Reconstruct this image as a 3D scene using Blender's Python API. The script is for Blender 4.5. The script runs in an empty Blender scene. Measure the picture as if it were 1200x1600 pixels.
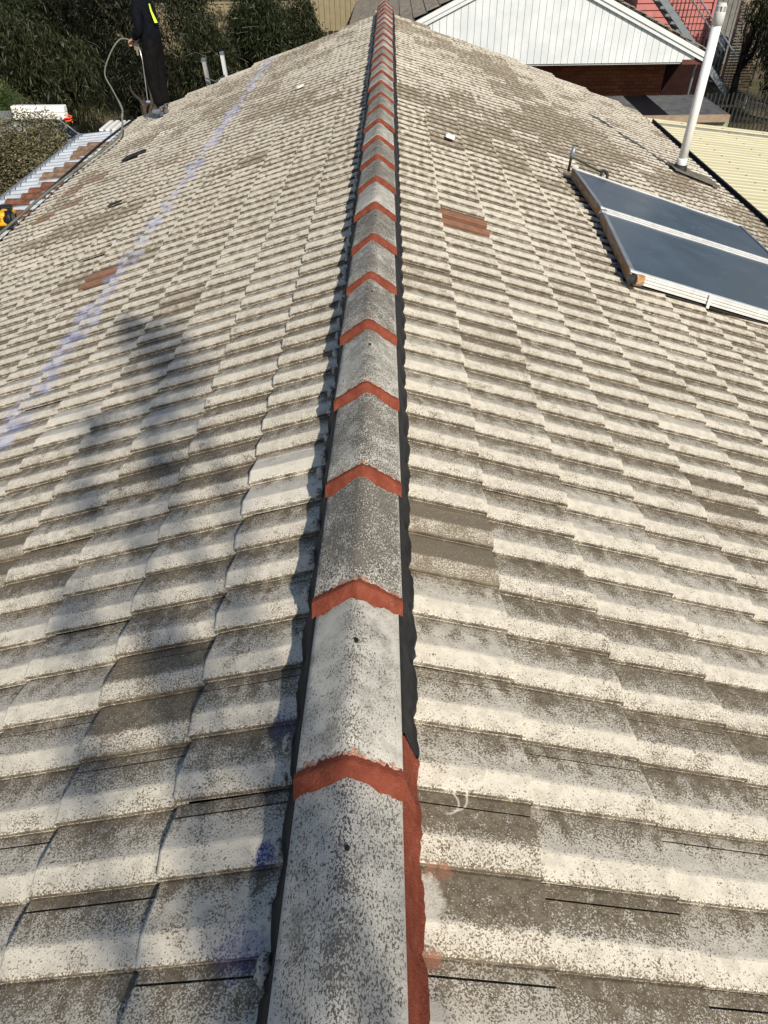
import bpy, math, random
import numpy as np
from mathutils import Vector, Matrix
random.seed(7); rng = np.random.default_rng(7)
S = bpy.context.scene
COL = S.collection
# ------------------------------------------------------------------ camera
cam = bpy.data.cameras.new('camera'); camo = bpy.data.objects.new('camera', cam); COL.objects.link(camo)
cam.sensor_fit = 'VERTICAL'; cam.sensor_height = 36; cam.sensor_width = 27
cam.lens = 1091.8/1600*36; cam.clip_end = 400; cam.clip_start = 0.02
CX, H = 0.0913, 1.24
m = Matrix(((0.999886, 0.005433, 0.014117, CX), (0.006931, 0.664969, -0.746839, 0), (-0.013445, 0.746851, 0.664855, H), (0, 0, 0, 1)))
camo.matrix_world = m
S.camera = camo
# ------------------------------------------------------------------ light
SUN_EL, SUN_AZ = math.radians(37), math.atan2(.42, -.907)      # azimuth from +Y towards +X
w = bpy.data.worlds.new('World'); S.world = w; w.use_nodes = True
nt = w.node_tree; bg = nt.nodes['Background']
sky = nt.nodes.new('ShaderNodeTexSky'); sky.sky_type = 'NISHITA'; sky.sun_disc = False
sky.sun_elevation = SUN_EL; sky.sun_rotation = SUN_AZ
nt.links.new(sky.outputs[0], bg.inputs[0]); bg.inputs[1].default_value = 0.092
sl = bpy.data.lights.new('sun', 'SUN'); sl.energy = 4.8; sl.angle = math.radians(.8); sl.color = (1, .915, .77)
so = bpy.data.objects.new('sun', sl); COL.objects.link(so)
sd = Vector((math.sin(SUN_AZ)*math.cos(SUN_EL), math.cos(SUN_AZ)*math.cos(SUN_EL), math.sin(SUN_EL)))
so.rotation_euler = sd.to_track_quat('Z', 'Y').to_euler()
S.view_settings.view_transform = 'Standard'; S.view_settings.look = 'None'
S.view_settings.exposure = 0.08; S.view_settings.gamma = 1
S.render.resolution_x, S.render.resolution_y = 768, 1024
try:
    S.cycles.max_bounces = 5; S.cycles.diffuse_bounces = 2
except Exception: pass

# ------------------------------------------------------------------ node helper
class NM:
    def __init__(s, name, rough=.85, spec=.3, metal=0.):
        s.m = bpy.data.materials.new(name); s.m.use_nodes = True
        s.t = s.m.node_tree; s.b = s.t.nodes['Principled BSDF']
        s.b.inputs['Roughness'].default_value = rough; s.b.inputs['Metallic'].default_value = metal
        s.b.inputs['Specular IOR Level'].default_value = spec*(.3 if rough > .6 else 1)
        s._pos = None
    def n(s, t): return s.t.nodes.new(t)
    def put(s, sock, v):
        if isinstance(v, bpy.types.NodeSocket): s.t.links.new(v, sock)
        else:
            if hasattr(sock.default_value, '__len__') and not hasattr(v, '__len__'): v = (v, v, v)
            if hasattr(sock.default_value, '__len__') and len(sock.default_value) == 4 and len(v) == 3: v = (*v, 1)
            sock.default_value = v
    def pos(s):
        if s._pos is None: s._pos = s.n('ShaderNodeNewGeometry').outputs['Position']
        return s._pos
    def obj(s):
        return s.n('ShaderNodeTexCoord').outputs['Object']
    def math(s, op, a, b=0., c=0., clamp=False):
        x = s.n('ShaderNodeMath'); x.operation = op; x.use_clamp = clamp
        s.put(x.inputs[0], a); s.put(x.inputs[1], b)
        if op in ('MULTIPLY_ADD', 'SMOOTH_MIN', 'COMPARE'): s.put(x.inputs[2], c)
        return x.outputs[0]
    def sm(s, v, lo, hi, a=0., b=1.):
        x = s.n('ShaderNodeMapRange'); x.interpolation_type = 'SMOOTHSTEP'
        for k, q in zip(('Value', 'From Min', 'From Max', 'To Min', 'To Max'), (v, lo, hi, a, b)): s.put(x.inputs[k], q)
        return x.outputs[0]
    def ramp(s, v, pts):
        x = s.n('ShaderNodeValToRGB'); e = x.color_ramp.elements
        while len(e) < len(pts): e.new(.5)
        for el, (p, c) in zip(e, pts):
            el.position = p; el.color = (*c, 1) if hasattr(c, '__len__') else (c, c, c, 1)
        s.put(x.inputs[0], v); return x.outputs[0]
    def noise(s, scale, detail=2., rough=.5, vec=None, dist=0.):
        x = s.n('ShaderNodeTexNoise'); s.put(x.inputs['Vector'], vec if vec is not None else s.pos())
        x.inputs['Scale'].default_value = scale; x.inputs['Detail'].default_value = detail
        x.inputs['Roughness'].default_value = rough; x.inputs['Distortion'].default_value = dist
        return x.outputs[0]
    def vmul(s, v, k):
        x = s.n('ShaderNodeVectorMath'); x.operation = 'MULTIPLY'; s.put(x.inputs[0], v); s.put(x.inputs[1], k); return x.outputs[0]
    def mix(s, f, a, b, mode='MIX'):
        x = s.n('ShaderNodeMix'); x.data_type = 'RGBA'; x.blend_type = mode
        s.put(x.inputs[0], f); s.put(x.inputs[6], a); s.put(x.inputs[7], b); return x.outputs[2]
    def attr(s, name, typ='GEOMETRY'):
        x = s.n('ShaderNodeAttribute'); x.attribute_name = name; x.attribute_type = typ; return x
    def sep(s, v):
        x = s.n('ShaderNodeSeparateXYZ'); s.put(x.inputs[0], v); return x.outputs
    def island(s): return s.n('ShaderNodeNewGeometry').outputs['Random Per Island']
    def color(s, c): s.put(s.b.inputs['Base Color'], c); return s
    def bump(s, h, dist=.002, strength=.6):
        x = s.n('ShaderNodeBump'); s.put(x.inputs['Height'], h); x.inputs['Distance'].default_value = dist
        x.inputs['Strength'].default_value = strength; s.t.links.new(x.outputs[0], s.b.inputs['Normal']); return s

def plain(name, c, rough=.7, metal=0., var=.18, scale=6., spec=.3, bump=0.):
    M = NM(name, rough, spec, metal)
    n = M.noise(scale, 4, .6)
    a = tuple(x*(1-var) for x in c); b = tuple(min(1, x*(1+var)) for x in c)
    M.color(M.mix(M.sm(n, .3, .7), a, b))
    if bump: M.bump(M.noise(scale*12, 3), bump)
    return M.m

# ------------------------------------------------------------------ tile material
W, G, TH = 0.325, 0.325, 0.3397
def tile_material():
    M = NM('weathered_painted_tile', 1., 0.)
    uv = M.n('ShaderNodeUVMap'); U, V, _ = M.sep(uv.outputs[0])
    uf = M.math('FRACT', U)
    tg = M.attr('tint'); tr, tgn, tb = M.sep(tg.outputs['Vector'])
    to = M.attr('tint_obj', 'OBJECT'); o1, o2, o3 = M.sep(to.outputs['Vector'])
    dirt = M.math('ADD', tr, o1); terra = M.math('ADD', tgn, o2); light = M.math('ADD', tb, o3)
    # base density across the profile: riser dirty, band clean, crest clean, pan dirty towards the valley
    base = M.ramp(uf, [(0., .9), (.03, .6), (.06, .30), (.22, .10), (.32, .06), (.40, .38), (.55, .62), (.78, .95), (1., 1.)])
    big = M.noise(2.2, 3, .6); mid = M.noise(14, 3, .6)
    # scallops along the slope
    ph = M.math('ADD', M.math('MULTIPLY', V, 28.), M.math('MULTIPLY', M.noise(9, 2), 12.))
    sc = M.math('ADD', M.math('MULTIPLY', M.math('SINE', ph), .6), M.math('MULTIPLY', M.math('SUBTRACT', M.noise(22, 2), .5), 4.))
    onpan = M.sm(uf, .33, .5)
    d = M.math('ADD', M.math('MULTIPLY', base, 1.05), M.math('MULTIPLY', M.math('MULTIPLY', sc, M.sm(M.noise(7, 2), .35, .65, .12, .50)), M.math('ADD', M.sm(uf, .40, .75), M.sm(M.sep(M.pos())[1], 3., 7.5, .25, 2.1))))
    d = M.math('ADD', d, M.math('MULTIPLY', M.sm(uf, .05, .16, .0, 1.), M.math('MULTIPLY', M.sm(mid, .56, .66), M.math('SUBTRACT', .35, M.math('MULTIPLY', onpan, .35)))))
    d = M.math('ADD', d, M.math('MULTIPLY', M.math('SUBTRACT', mid, .5), .9))
    d = M.math('ADD', d, M.math('MULTIPLY', M.math('SUBTRACT', big, .5), .8))
    d = M.math('ADD', d, M.math('MULTIPLY', dirt, M.math('ADD', M.math('MULTIPLY', onpan, .95), .85)))
    d = M.math('SUBTRACT', d, M.sm(V, .93, .995, 0., .25))
    fine = M.math('ADD', M.math('MULTIPLY', M.noise(240, 2., .5, dist=.5), .72), M.math('MULTIPLY', M.noise(430, 2., .6), .28))
    d = M.math('MINIMUM', d, 1.45)
    thr = M.math('SUBTRACT', .615, M.math('MULTIPLY', d, .155))
    mask = M.sm(M.math('SUBTRACT', fine, thr), -.030, .034)
    # wider far-off smudges
    cream = M.mix(M.sm(M.noise(30, 3), .35, .7), (.69, .64, .545), (.56, .52, .44))
    cream = M.mix(light, cream, (.80, .75, .66))
    dark = M.mix(M.sm(M.noise(55, 4, .7), .35, .65), (.155, .126, .088), (.270, .225, .162))
    dark = M.mix(M.sm(dirt, .4, 1.), dark, (.235, .195, .142))
    c = M.mix(mask, cream, dark)
    c = M.mix(M.math('MULTIPLY', M.sm(dirt, .35, .95), M.sm(uf, .25, .45, .30, .62)), c, (.225, .187, .136))
    stain_shade = M.math('MULTIPLY', M.sm(uf, .70, .98), .50)
    stain_shade = M.math('MAXIMUM', stain_shade, M.math('MULTIPLY', M.math('SUBTRACT', 1., M.sm(uf, .0, .012)), .5))  # lip foot darkened as well, in place of shade below the step
    stain_shade = M.math('MULTIPLY', stain_shade, M.sm(mid, .3, .6, .45, 1.))
    c = M.mix(stain_shade, c, (.13, .112, .088))
    crev_shade = M.math('MAXIMUM', M.sm(uf, .955, .99), M.math('SUBTRACT', 1., M.sm(uf, .004, .016)))
    c = M.mix(M.math('MULTIPLY', crev_shade, M.sm(M.noise(30, 3), .3, .65, .15, .75)), c, (.060, .052, .044))  # shade in the crevice under each lip, painted as a dark line
    # bare terracotta tiles
    tc = M.mix(M.sm(mid, .35, .65), (.27, .115, .070), (.19, .10, .062))
    c = M.mix(M.math('MULTIPLY', terra, M.sm(fine, .25, .5, .75, 1.)), c, tc)
    # blue overspray line down the left slope, constant distance from the ridge
    X, Y, Z = M.sep(M.pos())
    dist = M.math('ABSOLUTE', M.math('ADD', M.math('ADD', X, 1.93), M.math('MULTIPLY', M.math('SUBTRACT', M.noise(3.5, 3), .5), .30)))
    bl = M.math('MULTIPLY', M.sm(dist, .12, .05), M.sm(M.noise(5, 3, .7), .33, .57))
    bl = M.math('MULTIPLY', bl, .62)
    c = M.mix(bl, c, M.mix(M.sm(M.noise(9, 2), .4, .6), (.20, .24, .44), (.50, .52, .66)))
    # small blue drips beside the ridge near the camera
    def blob(x, y, r, amt):
        dx = M.math('SUBTRACT', X, x); dy = M.math('SUBTRACT', Y, y)
        q = M.math('SQRT', M.math('ADD', M.math('MULTIPLY', dx, dx), M.math('MULTIPLY', dy, dy)))
        q = M.math('ADD', q, M.math('MULTIPLY', M.math('SUBTRACT', mid2, .5), r*1.6))
        return M.math('MULTIPLY', M.math('MULTIPLY', M.sm(q, r, r*.55), amt), M.sm(fine, .40, .53, .35, 1.))
    mid2 = M.noise(38, 3, .65)
    c = M.mix(blob(-.176, .60, .03, .9), c, (.05, .06, .22))
    c = M.mix(blob(-.20, .43, .06, .45), c, (.10, .10, .28))
    c = M.mix(blob(-.17, .9, .04, .35), c, (.16, .17, .36))
    # red pointing smears beside the ridge
    for x, y in ((.165, .567), (.19, .571), (.16, .414), (.145, .41)):
        c = M.mix(blob(x, y, .021, .75), c, (.33, .17, .115))
    # brushed cream touch-ups
    for x, y in ((.155, .535), (.158, .51), (.15, .48)):
        c = M.mix(blob(x, y, .032, .92), c, (.70, .66, .57))
    c = M.mix(blob(.15, .32, .03, .9), c, (.70, .66, .57))
    # ring-shaped brush strokes
    for x, y, r in ((.215, .735, .035), (.20, .72, .03), (.25, .80, .05)):
        dx = M.math('SUBTRACT', X, x); dy = M.math('SUBTRACT', Y, y)
        q = M.math('SQRT', M.math('ADD', M.math('MULTIPLY', dx, dx), M.math('MULTIPLY', dy, dy)))
        q = M.math('ABSOLUTE', M.math('SUBTRACT', q, r))
        q = M.math('MULTIPLY', M.sm(q, .0035, .0012), M.sm(dx, -.01, .01))
        c = M.mix(M.math('MULTIPLY', q, .7), c, (.74, .70, .62))
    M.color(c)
    M.bump(M.math('ADD', M.noise(240, 3, .6), M.math('MULTIPLY', mask, -.35)), .0016, .75)
    return M.m

def cap_material():
    M = NM('weathered_cap', 1., .0)
    uv = M.n('ShaderNodeUVMap'); U, V, _ = M.sep(uv.outputs[0])     # U 0..1 across (0.5 = apex), V 0 = near end, 1 = far end
    big = M.noise(5, 3, .6); mid = M.noise(20, 3, .6)
    ap = M.math('ABSOLUTE', M.math('SUBTRACT', U, .5))
    d = M.sm(ap, .0, .17, .62, .30)
    d = M.math('SUBTRACT', d, M.sm(ap, .40, .47, 0., .45))
    d = M.math('ADD', d, M.sm(V, .86, 1.0, 0., -.35))
    d = M.math('ADD', d, M.math('MULTIPLY', M.math('SUBTRACT', big, .5), 1.5))
    d = M.math('ADD', d, M.math('MULTIPLY', M.math('SUBTRACT', mid, .5), .7))
    d = M.math('ADD', d, M.math('MULTIPLY', M.attr('dirt', 'OBJECT').outputs['Fac'], .35))
    fine = M.noise(250, 2.5, .55, vec=M.vmul(M.pos(), (1.15, .72, 1.15)), dist=.8)
    thr = M.math('SUBTRACT', .605, M.math('MULTIPLY', d, .20))
    mask = M.sm(M.math('SUBTRACT', fine, thr), -.022, .03)
    light = M.mix(M.sm(mid, .3, .7), (.58, .56, .505), (.46, .445, .405))
    c = M.mix(mask, light, M.mix(M.sm(big, .4, .6), (.11, .10, .088), (.17, .155, .13)))
    c = M.mix(M.math('MULTIPLY', M.sm(M.noise(9, 4, .7), .50, .66), .45), c, (.20, .19, .165))
    M.color(c); M.bump(M.math('ADD', M.noise(210, 4, .7), M.math('MULTIPLY', mask, -.6)), .0022, .9)
    return M.m

MT = tile_material(); MC = cap_material()
def red_mat():
    M = NM('red_pointing', .75, .3)
    a = M.noise(25, 3, .6)
    c = M.mix(M.sm(a, .3, .7), (.170, .043, .027), (.235, .065, .038))
    c = M.mix(M.sm(M.noise(300, 2), .66, .75), c, (.12, .03, .02))
    M.color(M.mix(M.math('MULTIPLY', M.sm(M.noise(60, 4, .7), .55, .7), .35), c, (.34, .16, .11))); M.bump(M.math('ADD', M.noise(70, 4, .75), M.noise(260, 2)), .003, .8); return M.m
MRED = red_mat()
MREDT = plain('red_smear', (.50, .25, .17), .85, var=.3, scale=60)
MBLK = plain('black_pointing', (.018, .018, .020), .6, var=.3, scale=30, bump=.002)
MWHITE = plain('white_paint', (.66, .69, .71), .5, var=.05, scale=2)
MPVC = plain('white_pvc', (.76, .77, .77), .4, var=.05, scale=5)
MMORTAR = plain('mortar', (.30, .27, .22), .9, var=.25, scale=30)
MDARKMETAL = plain('dark_gutter_metal', (.035, .035, .037), .5, var=.2)
MALU = plain('aluminium', (.72, .73, .74), .42, .75, var=.12, scale=9)
MGREYM = plain('grey_metal', (.30, .33, .36), .45, .5, var=.15)
MBRICKD = plain('brick_red_brown', (.21, .085, .045), .9, var=.35, scale=7)

# ------------------------------------------------------------------ mesh helpers
def link(name, verts, faces, mat, parent=None, smooth=False, uvs=None, kind=None, loc=None):
    me = bpy.data.meshes.new(name); me.from_pydata([tuple(v) for v in verts], [], [tuple(f) for f in faces])
    if uvs is not None:
        l = me.uv_layers.new(name='UVMap'); l.data.foreach_set('uv', np.asarray(uvs, dtype=np.float32).ravel())
    if mat: me.materials.append(mat)
    if smooth: me.polygons.foreach_set('use_smooth', [True]*len(me.polygons))
    me.update()
    o = bpy.data.objects.new(name, me); COL.objects.link(o)
    if parent: o.parent = parent
    if kind: o['kind'] = kind
    if loc: o.location = loc
    return o
def empty(name, label, cat, loc=(0, 0, 0), group=None, rotz=0):
    o = bpy.data.objects.new(name, None); COL.objects.link(o); o.location = loc; o.rotation_euler = (0, 0, rotz)
    o.empty_display_size = .1
    return tag(o, label, cat, group)
def tag(o, label, cat, group=None):
    o['label'] = label; o['category'] = cat
    if group: o['group'] = group
    return o
class MB:
    def __init__(s): s.v = []; s.f = []
    def add(s, v, f):
        b = len(s.v); s.v += [tuple(x) for x in v]; s.f += [tuple(i+b for i in q) for q in f]; return s
    def box(s, x0, x1, y0, y1, z0, z1, M=None):
        v = [Vector((x, y, z)) for x in (x0, x1) for y in (y0, y1) for z in (z0, z1)]
        if M is not None: v = [M @ q for q in v]
        return s.add(v, [(0, 1, 3, 2), (4, 6, 7, 5), (0, 4, 5, 1), (2, 3, 7, 6), (0, 2, 6, 4), (1, 5, 7, 3)])
    def tube(s, pts, r, n=8, cap=True):
        pts = [Vector(p) for p in pts]; R = r if hasattr(r, '__len__') else [r]*len(pts)
        rings = []; up = Vector((.13, .21, .97))
        for i, p in enumerate(pts):
            d = (pts[min(i+1, len(pts)-1)]-pts[max(i-1, 0)]).normalized()
            a = d.cross(up)
            if a.length < .2: a = d.cross(Vector((1, 0, 0)))
            a.normalize(); b = d.cross(a)
            rings.append([p+(a*math.cos(2*math.pi*k/n)+b*math.sin(2*math.pi*k/n))*R[i] for k in range(n)])
        v = [q for r_ in rings for q in r_]; f = []
        for i in range(len(pts)-1):
            for k in range(n):
                f.append((i*n+k, i*n+(k+1) % n, (i+1)*n+(k+1) % n, (i+1)*n+k))
        if cap: f.append(tuple(range(n))[::-1]); f.append(tuple((len(pts)-1)*n+k for k in range(n)))
        return s.add(v, f)
    def quad(s, a, b, c, d): return s.add([a, b, c, d], [(0, 1, 2, 3)])
    def obj(s, name, mat, parent=None, smooth=False, kind=None): return link(name, s.v, s.f, mat, parent, smooth, kind=kind)
def bevel(o, wd, seg=2):
    mo = o.modifiers.new('bevel', 'BEVEL'); mo.width = wd; mo.segments = seg; mo.limit_method = 'ANGLE'; return o
def spline(pts, n=8):
    P = [Vector(p) for p in pts]; out = []
    for i in range(len(P)-1):
        p0, p1, p2, p3 = P[max(i-1, 0)], P[i], P[i+1], P[min(i+2, len(P)-1)]
        for k in range(n):
            t = k/n; out.append(.5*((2*p1)+(-p0+p2)*t+(2*p0-5*p1+4*p2-p3)*t*t+(-p0+3*p1-3*p2+p3)*t**3))
    return out+[P[-1]]

GROUND = -4.15
tanT, cosT, sinT = math.tan(TH), math.cos(TH), math.sin(TH)
TL = -.1434
def roofz(x, off=0.): return TL - abs(x)*tanT + off/cosT
# ------------------------------------------------------------------ ground
def ground_mat():
    M = NM('dry_ground', .95, .1)
    n = M.noise(.6, 4, .6); n2 = M.noise(9, 3)
    c = M.mix(M.sm(n, .4, .6), (.07, .075, .035), (.16, .13, .09))
    M.color(M.mix(M.sm(n2, .35, .7), c, (.10, .085, .055))); return M.m
g = link('ground', [(-200, -60, GROUND), (200, -60, GROUND), (200, 320, GROUND), (-200, 320, GROUND)], [(0, 1, 2, 3)], ground_mat(), kind='structure')

# ------------------------------------------------------------------ the house with the tiled roof
house = empty('tiled_house', 'house under the large pale weathered concrete tile roof with a red pointed ridge', 'house', (0, 6, GROUND))
HY = 6.0
def hp(o):   # parent to house keeping world coordinates
    o.parent = house; o.matrix_parent_inverse = Matrix.Translation((0, -HY, -GROUND)); return o
Y0R, YEND = -1.6, 13.87
EVR, EVL = 4.588, 4.407
mb = MB(); mb.box(-3.95, 4.15, -1.3, 12.9, GROUND, roofz(4.15)-.12)
hp(bevel(mb.obj('brick_wall', MBRICKD), .01))
# roof deck under the tiles (closes the roof)
dk = MB()
for s, e in ((1, EVR), (-1, EVL)):
    a = [(0, TL-.075), (s*e*.995, roofz(e)-.075), (s*e*.995, roofz(e)-.12), (0, TL-.14)]
    v = [(x, (y-.78 if (y > 5 and x == 0) else y), z) for y in (Y0R+.05, YEND-.09) for x, z in a]
    dk.add(v, [(0, 1, 2, 3), (7, 6, 5, 4), (0, 4, 5, 1), (1, 5, 6, 2), (2, 6, 7, 3), (3, 7, 4, 0)])
hp(dk.obj('roof_batten_deck', plain('old_timber', (.10, .075, .05), .9)))
# gable walls
gw = MB()
for y in (-1.3, 12.9):
    gw.add([(-3.95, y, roofz(4.15)-.12), (4.15, y, roofz(4.15)-.12), (0, y, TL-.16), (-3.95, y+.02, roofz(4.15)-.12), (4.15, y+.02, roofz(4.15)-.12), (0, y+.02, TL-.16)],
           [(0, 1, 2), (5, 4, 3), (0, 2, 5, 3), (1, 4, 5, 2)])
hp(gw.obj('gable_wall', MWHITE))

# tile profile: (u in half units 0..2, z)
half = [(.010, .0002), (.012, .0040), (-.006, .0118), (.000, .0154), (.025, .0180), (.16, .0208), (.29, .0232), (.335, .0242), (.37, .0239), (.42, .0220), (.55, .0168), (.70, .0108), (.84, .0052), (1.010, .0002)]
PROF = [(u, z) for u, z in half[:-1]] + [(1+u, z) for u, z in half[:-2]] + [(1.80, .0075), (1.803, -.004), (1.832, -.006), (1.835, .0056), (1.91, .0030), (2.010, .0002)]
ZC = .0242
def tile_mesh(flip):
    v = []; f = []; uv = []
    rows = [(-.03, -.021), (G*.5, -.0105), (G-.006, 0.), (G, -.0022), (G+.001, -.019)]
    n = len(PROF)
    for s_, dz in rows:
        for u, z in PROF:
            y = u/2*W + .001
            y = y*(1-.0)
            zz = (z-ZC)+dz
            if s_ > G: zz = (z-ZC)-.020
            v.append((s_, (W-y) if flip else y, zz))
    for i in range(len(rows)-1):
        for k in range(n-1):
            q = [i*n+k, (i+1)*n+k, (i+1)*n+k+1, i*n+k+1]
            if flip: q = q[::-1]
            f.append(q)
            for idx in q:
                uv.append((PROF[idx % n][0], max(0., min(1., rows[idx//n][0]/G))))
    return v, f, uv
def make_tile_me(flip):
    v, f, uv = tile_mesh(flip)
    me = bpy.data.meshes.new('roof_tile'); me.from_pydata(v, [], f)
    l = me.uv_layers.new(name='UVMap'); l.data.foreach_set('uv', np.array(uv, dtype=np.float32).ravel())
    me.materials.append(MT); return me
meR, meL = make_tile_me(False), make_tile_me(True)
# placement list
def zone(side, x, y):
    """how much bare (unpainted, weathered) concrete shows on the tile at this place"""
    d = 0.
    if side > 0:
        # broad brown drift from the far ridge down to the pipe
        for (ax, ay, bx, by, r) in ((.3, 12.9, 1.2, 12.4, .9), (1.0, 12.3, 2.0, 10.6, .75), (2.0, 10.6, 2.6, 8.8, .75), (1.0, 8.6, 2.4, 9.0, .5), (2.6, 8.8, 3.6, 8.6, .55), (3.6, 8.6, 4.4, 8.3, .6),
                                  (.3, 7.9, 1.0, 7.9, .35), (.9, 7.2, 1.6, 6.6, .5), (1.5, 7.6, 1.9, 7.9, .6), (4.2, 8.4, 4.4, 6.5, .4)):
            t = max(0, min(1, ((x-ax)*(bx-ax)+(y-ay)*(by-ay))/((bx-ax)**2+(by-ay)**2)))
            dd = math.hypot(x-ax-t*(bx-ax), y-ay-t*(by-ay))
            if dd < r: d = max(d, 1.0 if dd < r*.75 else .65)
    else:
        for (ax, ay, bx, by, r) in ((-.6, 13.4, -2.6, 12.4, .7), (-2.4, 11.0, -3.6, 10.9, .4), (-1.2, 11.6, -2.2, 11.2, .5), (-.9, 8.8, -1.6, 9.4, .45), (-2.6, 10.3, -1.6, 10.5, .4),
                                  (-3.95, 8.9, -3.9, 9.8, .3), (-2.6, 7.0, -3.6, 7.4, .4), (-1.9, 5.2, -2.6, 5.4, .25)):
            t = max(0, min(1, ((x-ax)*(bx-ax)+(y-ay)*(by-ay))/((bx-ax)**2+(by-ay)**2)))
            dd = math.hypot(x-ax-t*(bx-ax), y-ay-t*(by-ay))
            if dd < r: d = max(d, .8 if dd < r*.7 else .45)
    return d
PH = 1.014+.325*.16
tiles = []
NCOL = 48
for side in (1, -1):
    ncrs = 15
    for c in range(ncrs):
        u1 = (.4045 if side > 0 else .4145) + c*G*cosT
        if side < 0 and c == 13: u1 = min(u1, EVL+.0)
        if (side > 0 and c > 13) or (side < 0 and c > 13): continue
        for k in range(-9, 42):
            y0 = PH + k*W - (W/2 if c % 2 else 0) - W
            if y0 < Y0R-.1 or y0+W > YEND+.29-.85*max(0, 1-u1/2.2): continue
            tiles.append([side, c, k, u1, y0])
CAMP = Vector((CX, 0, H)); Rm = camo.matrix_world.inverted()
def score(t):
    side, c, k, u1, y0 = t
    x = side*(u1-.5*G*cosT); p = Vector((x, y0+W/2, roofz(x)))
    q = Rm @ p
    if q.z > -.05: return 0
    px, py = 600+1091.8*q.x/-q.z, 800-1091.8*q.y/-q.z
    if not (-60 < px < 1260 and -60 < py < 1680): return 0
    return abs((p-CAMP).normalized().dot(Vector((side*sinT, 0, cosT))))/(p-CAMP).length_squared
tiles.sort(key=score, reverse=True)
SPECIAL = {}
def nearest(side, x, y, tint):
    b = min((t for t in tiles if t[0] == side), key=lambda t: (t[3]-.5*G*cosT-abs(x))**2+(t[4]+W/2-y)**2)
    SPECIAL[(b[0], b[1], b[2])] = tint
nearest(1, .553, 4.50, (.9, .85, 0)); nearest(-1, -2.06, 5.09, (1, .75, 0)); pass
nearest(1, .31, 1.40, (.75, 0, 0)); nearest(1, .32, .42, (.45, .0, 0)); nearest(1, .587, 6.58, (1., 0, 0))
nearest(-1, -3.95, 9.46, (1.2, .35, 0)); nearest(-1, -3.75, 9.4, (1.2, .3, 0)); nearest(-1, -3.9, 8.3, (1.2, .4, 0)); nearest(-1, -3.55, 8.6, (1.2, .2, 0))
nearest(1, 3.75, 9.1, (1.1, .1, 0)); nearest(1, 4.25, 9.9, (0, 0, 1)); nearest(1, 4.2, 10.2, (0, 0, 1)); nearest(1, 4.4, 7.4, (0, 0, .9)); nearest(-1, -3.0, 10.8, (0, 0, 1)); nearest(-1, -2.4, 2.9, (1.1, .15, 0)); nearest(-1, -.9, 2.35, (.4, 0, 0))
nearest(1, 1.35, 2.1, (.5, 0, 0))
def xf(t):
    side, c, k, u1, y0 = t
    x0 = u1-G*cosT
    jx, jy, jz = random.gauss(0, .0022), random.gauss(0, .0018), random.gauss(0, .0014)
    rz = random.gauss(0, .0045); ry = random.gauss(0, .0022)
    org = Vector((side*x0, y0 + (0 if side > 0 else W), TL-x0*tanT))
    ex = Vector((side*cosT, 0, -sinT)); ez = Vector((side*sinT, 0, cosT)); ey = ez.cross(ex)
    R = Matrix((ex, ey, ez)).transposed().to_4x4()
    return Matrix.Translation(org) @ R @ Matrix.Translation((jx, jy, jz)) @ Matrix.Rotation(rz, 4, 'Z') @ Matrix.Rotation(ry, 4, 'Y') @ Matrix.Rotation(random.gauss(0, .003), 4, 'X')
def tint(t):
    key = (t[0], t[1], t[2])
    if key in SPECIAL: return SPECIAL[key]
    x = t[0]*(t[3]-.16); y = t[4]+W/2
    d = zone(t[0], x, y)
    r = random.random()
    far = max(0, min(1, (y-4)/8))
    if d > 0: d = d*random.uniform(.75, 1.05) if r > .12 else .1
    else:
        d = random.gauss(0.02, .13)
        if r < .006+.10*far: d = random.uniform(.4, .9)
    l = 0.
    if random.random() < .006*(1+2*far): l = .35; d = -.4
    return (d, 0., max(0, l))
hinv = Matrix.Translation((0, -HY, -GROUND))
for t in tiles[:300]:
    o = bpy.data.objects.new('roof_tile', meR if t[0] > 0 else meL); COL.objects.link(o)
    o.parent = house; o.matrix_parent_inverse = hinv; o.matrix_basis = xf(t)
    o['tint_obj'] = [float(q) for q in tint(t)]
Vt = {1: tile_mesh(False), -1: tile_mesh(True)}
vv = []; ff = []; uu = []; tt = []; base = 0
for t in tiles[300:]:
    v, f, uv = Vt[t[0]]; Mx = np.array(xf(t)); a = np.c_[np.array(v), np.ones(len(v))] @ Mx.T
    vv.append(a[:, :3]); ff.append(np.array(f)+base); base += len(v); uu.append(np.array(uv)); tt.append(np.tile(np.array(tint(t)), (len(f), 1)))
vv = np.concatenate(vv); ff = np.concatenate(ff); uu = np.concatenate(uu); tt = np.concatenate(tt)
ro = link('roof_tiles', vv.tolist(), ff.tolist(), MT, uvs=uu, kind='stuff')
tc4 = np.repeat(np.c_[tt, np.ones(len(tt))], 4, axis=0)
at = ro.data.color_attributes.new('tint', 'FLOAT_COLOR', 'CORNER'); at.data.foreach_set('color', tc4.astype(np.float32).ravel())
hp(ro)

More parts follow.
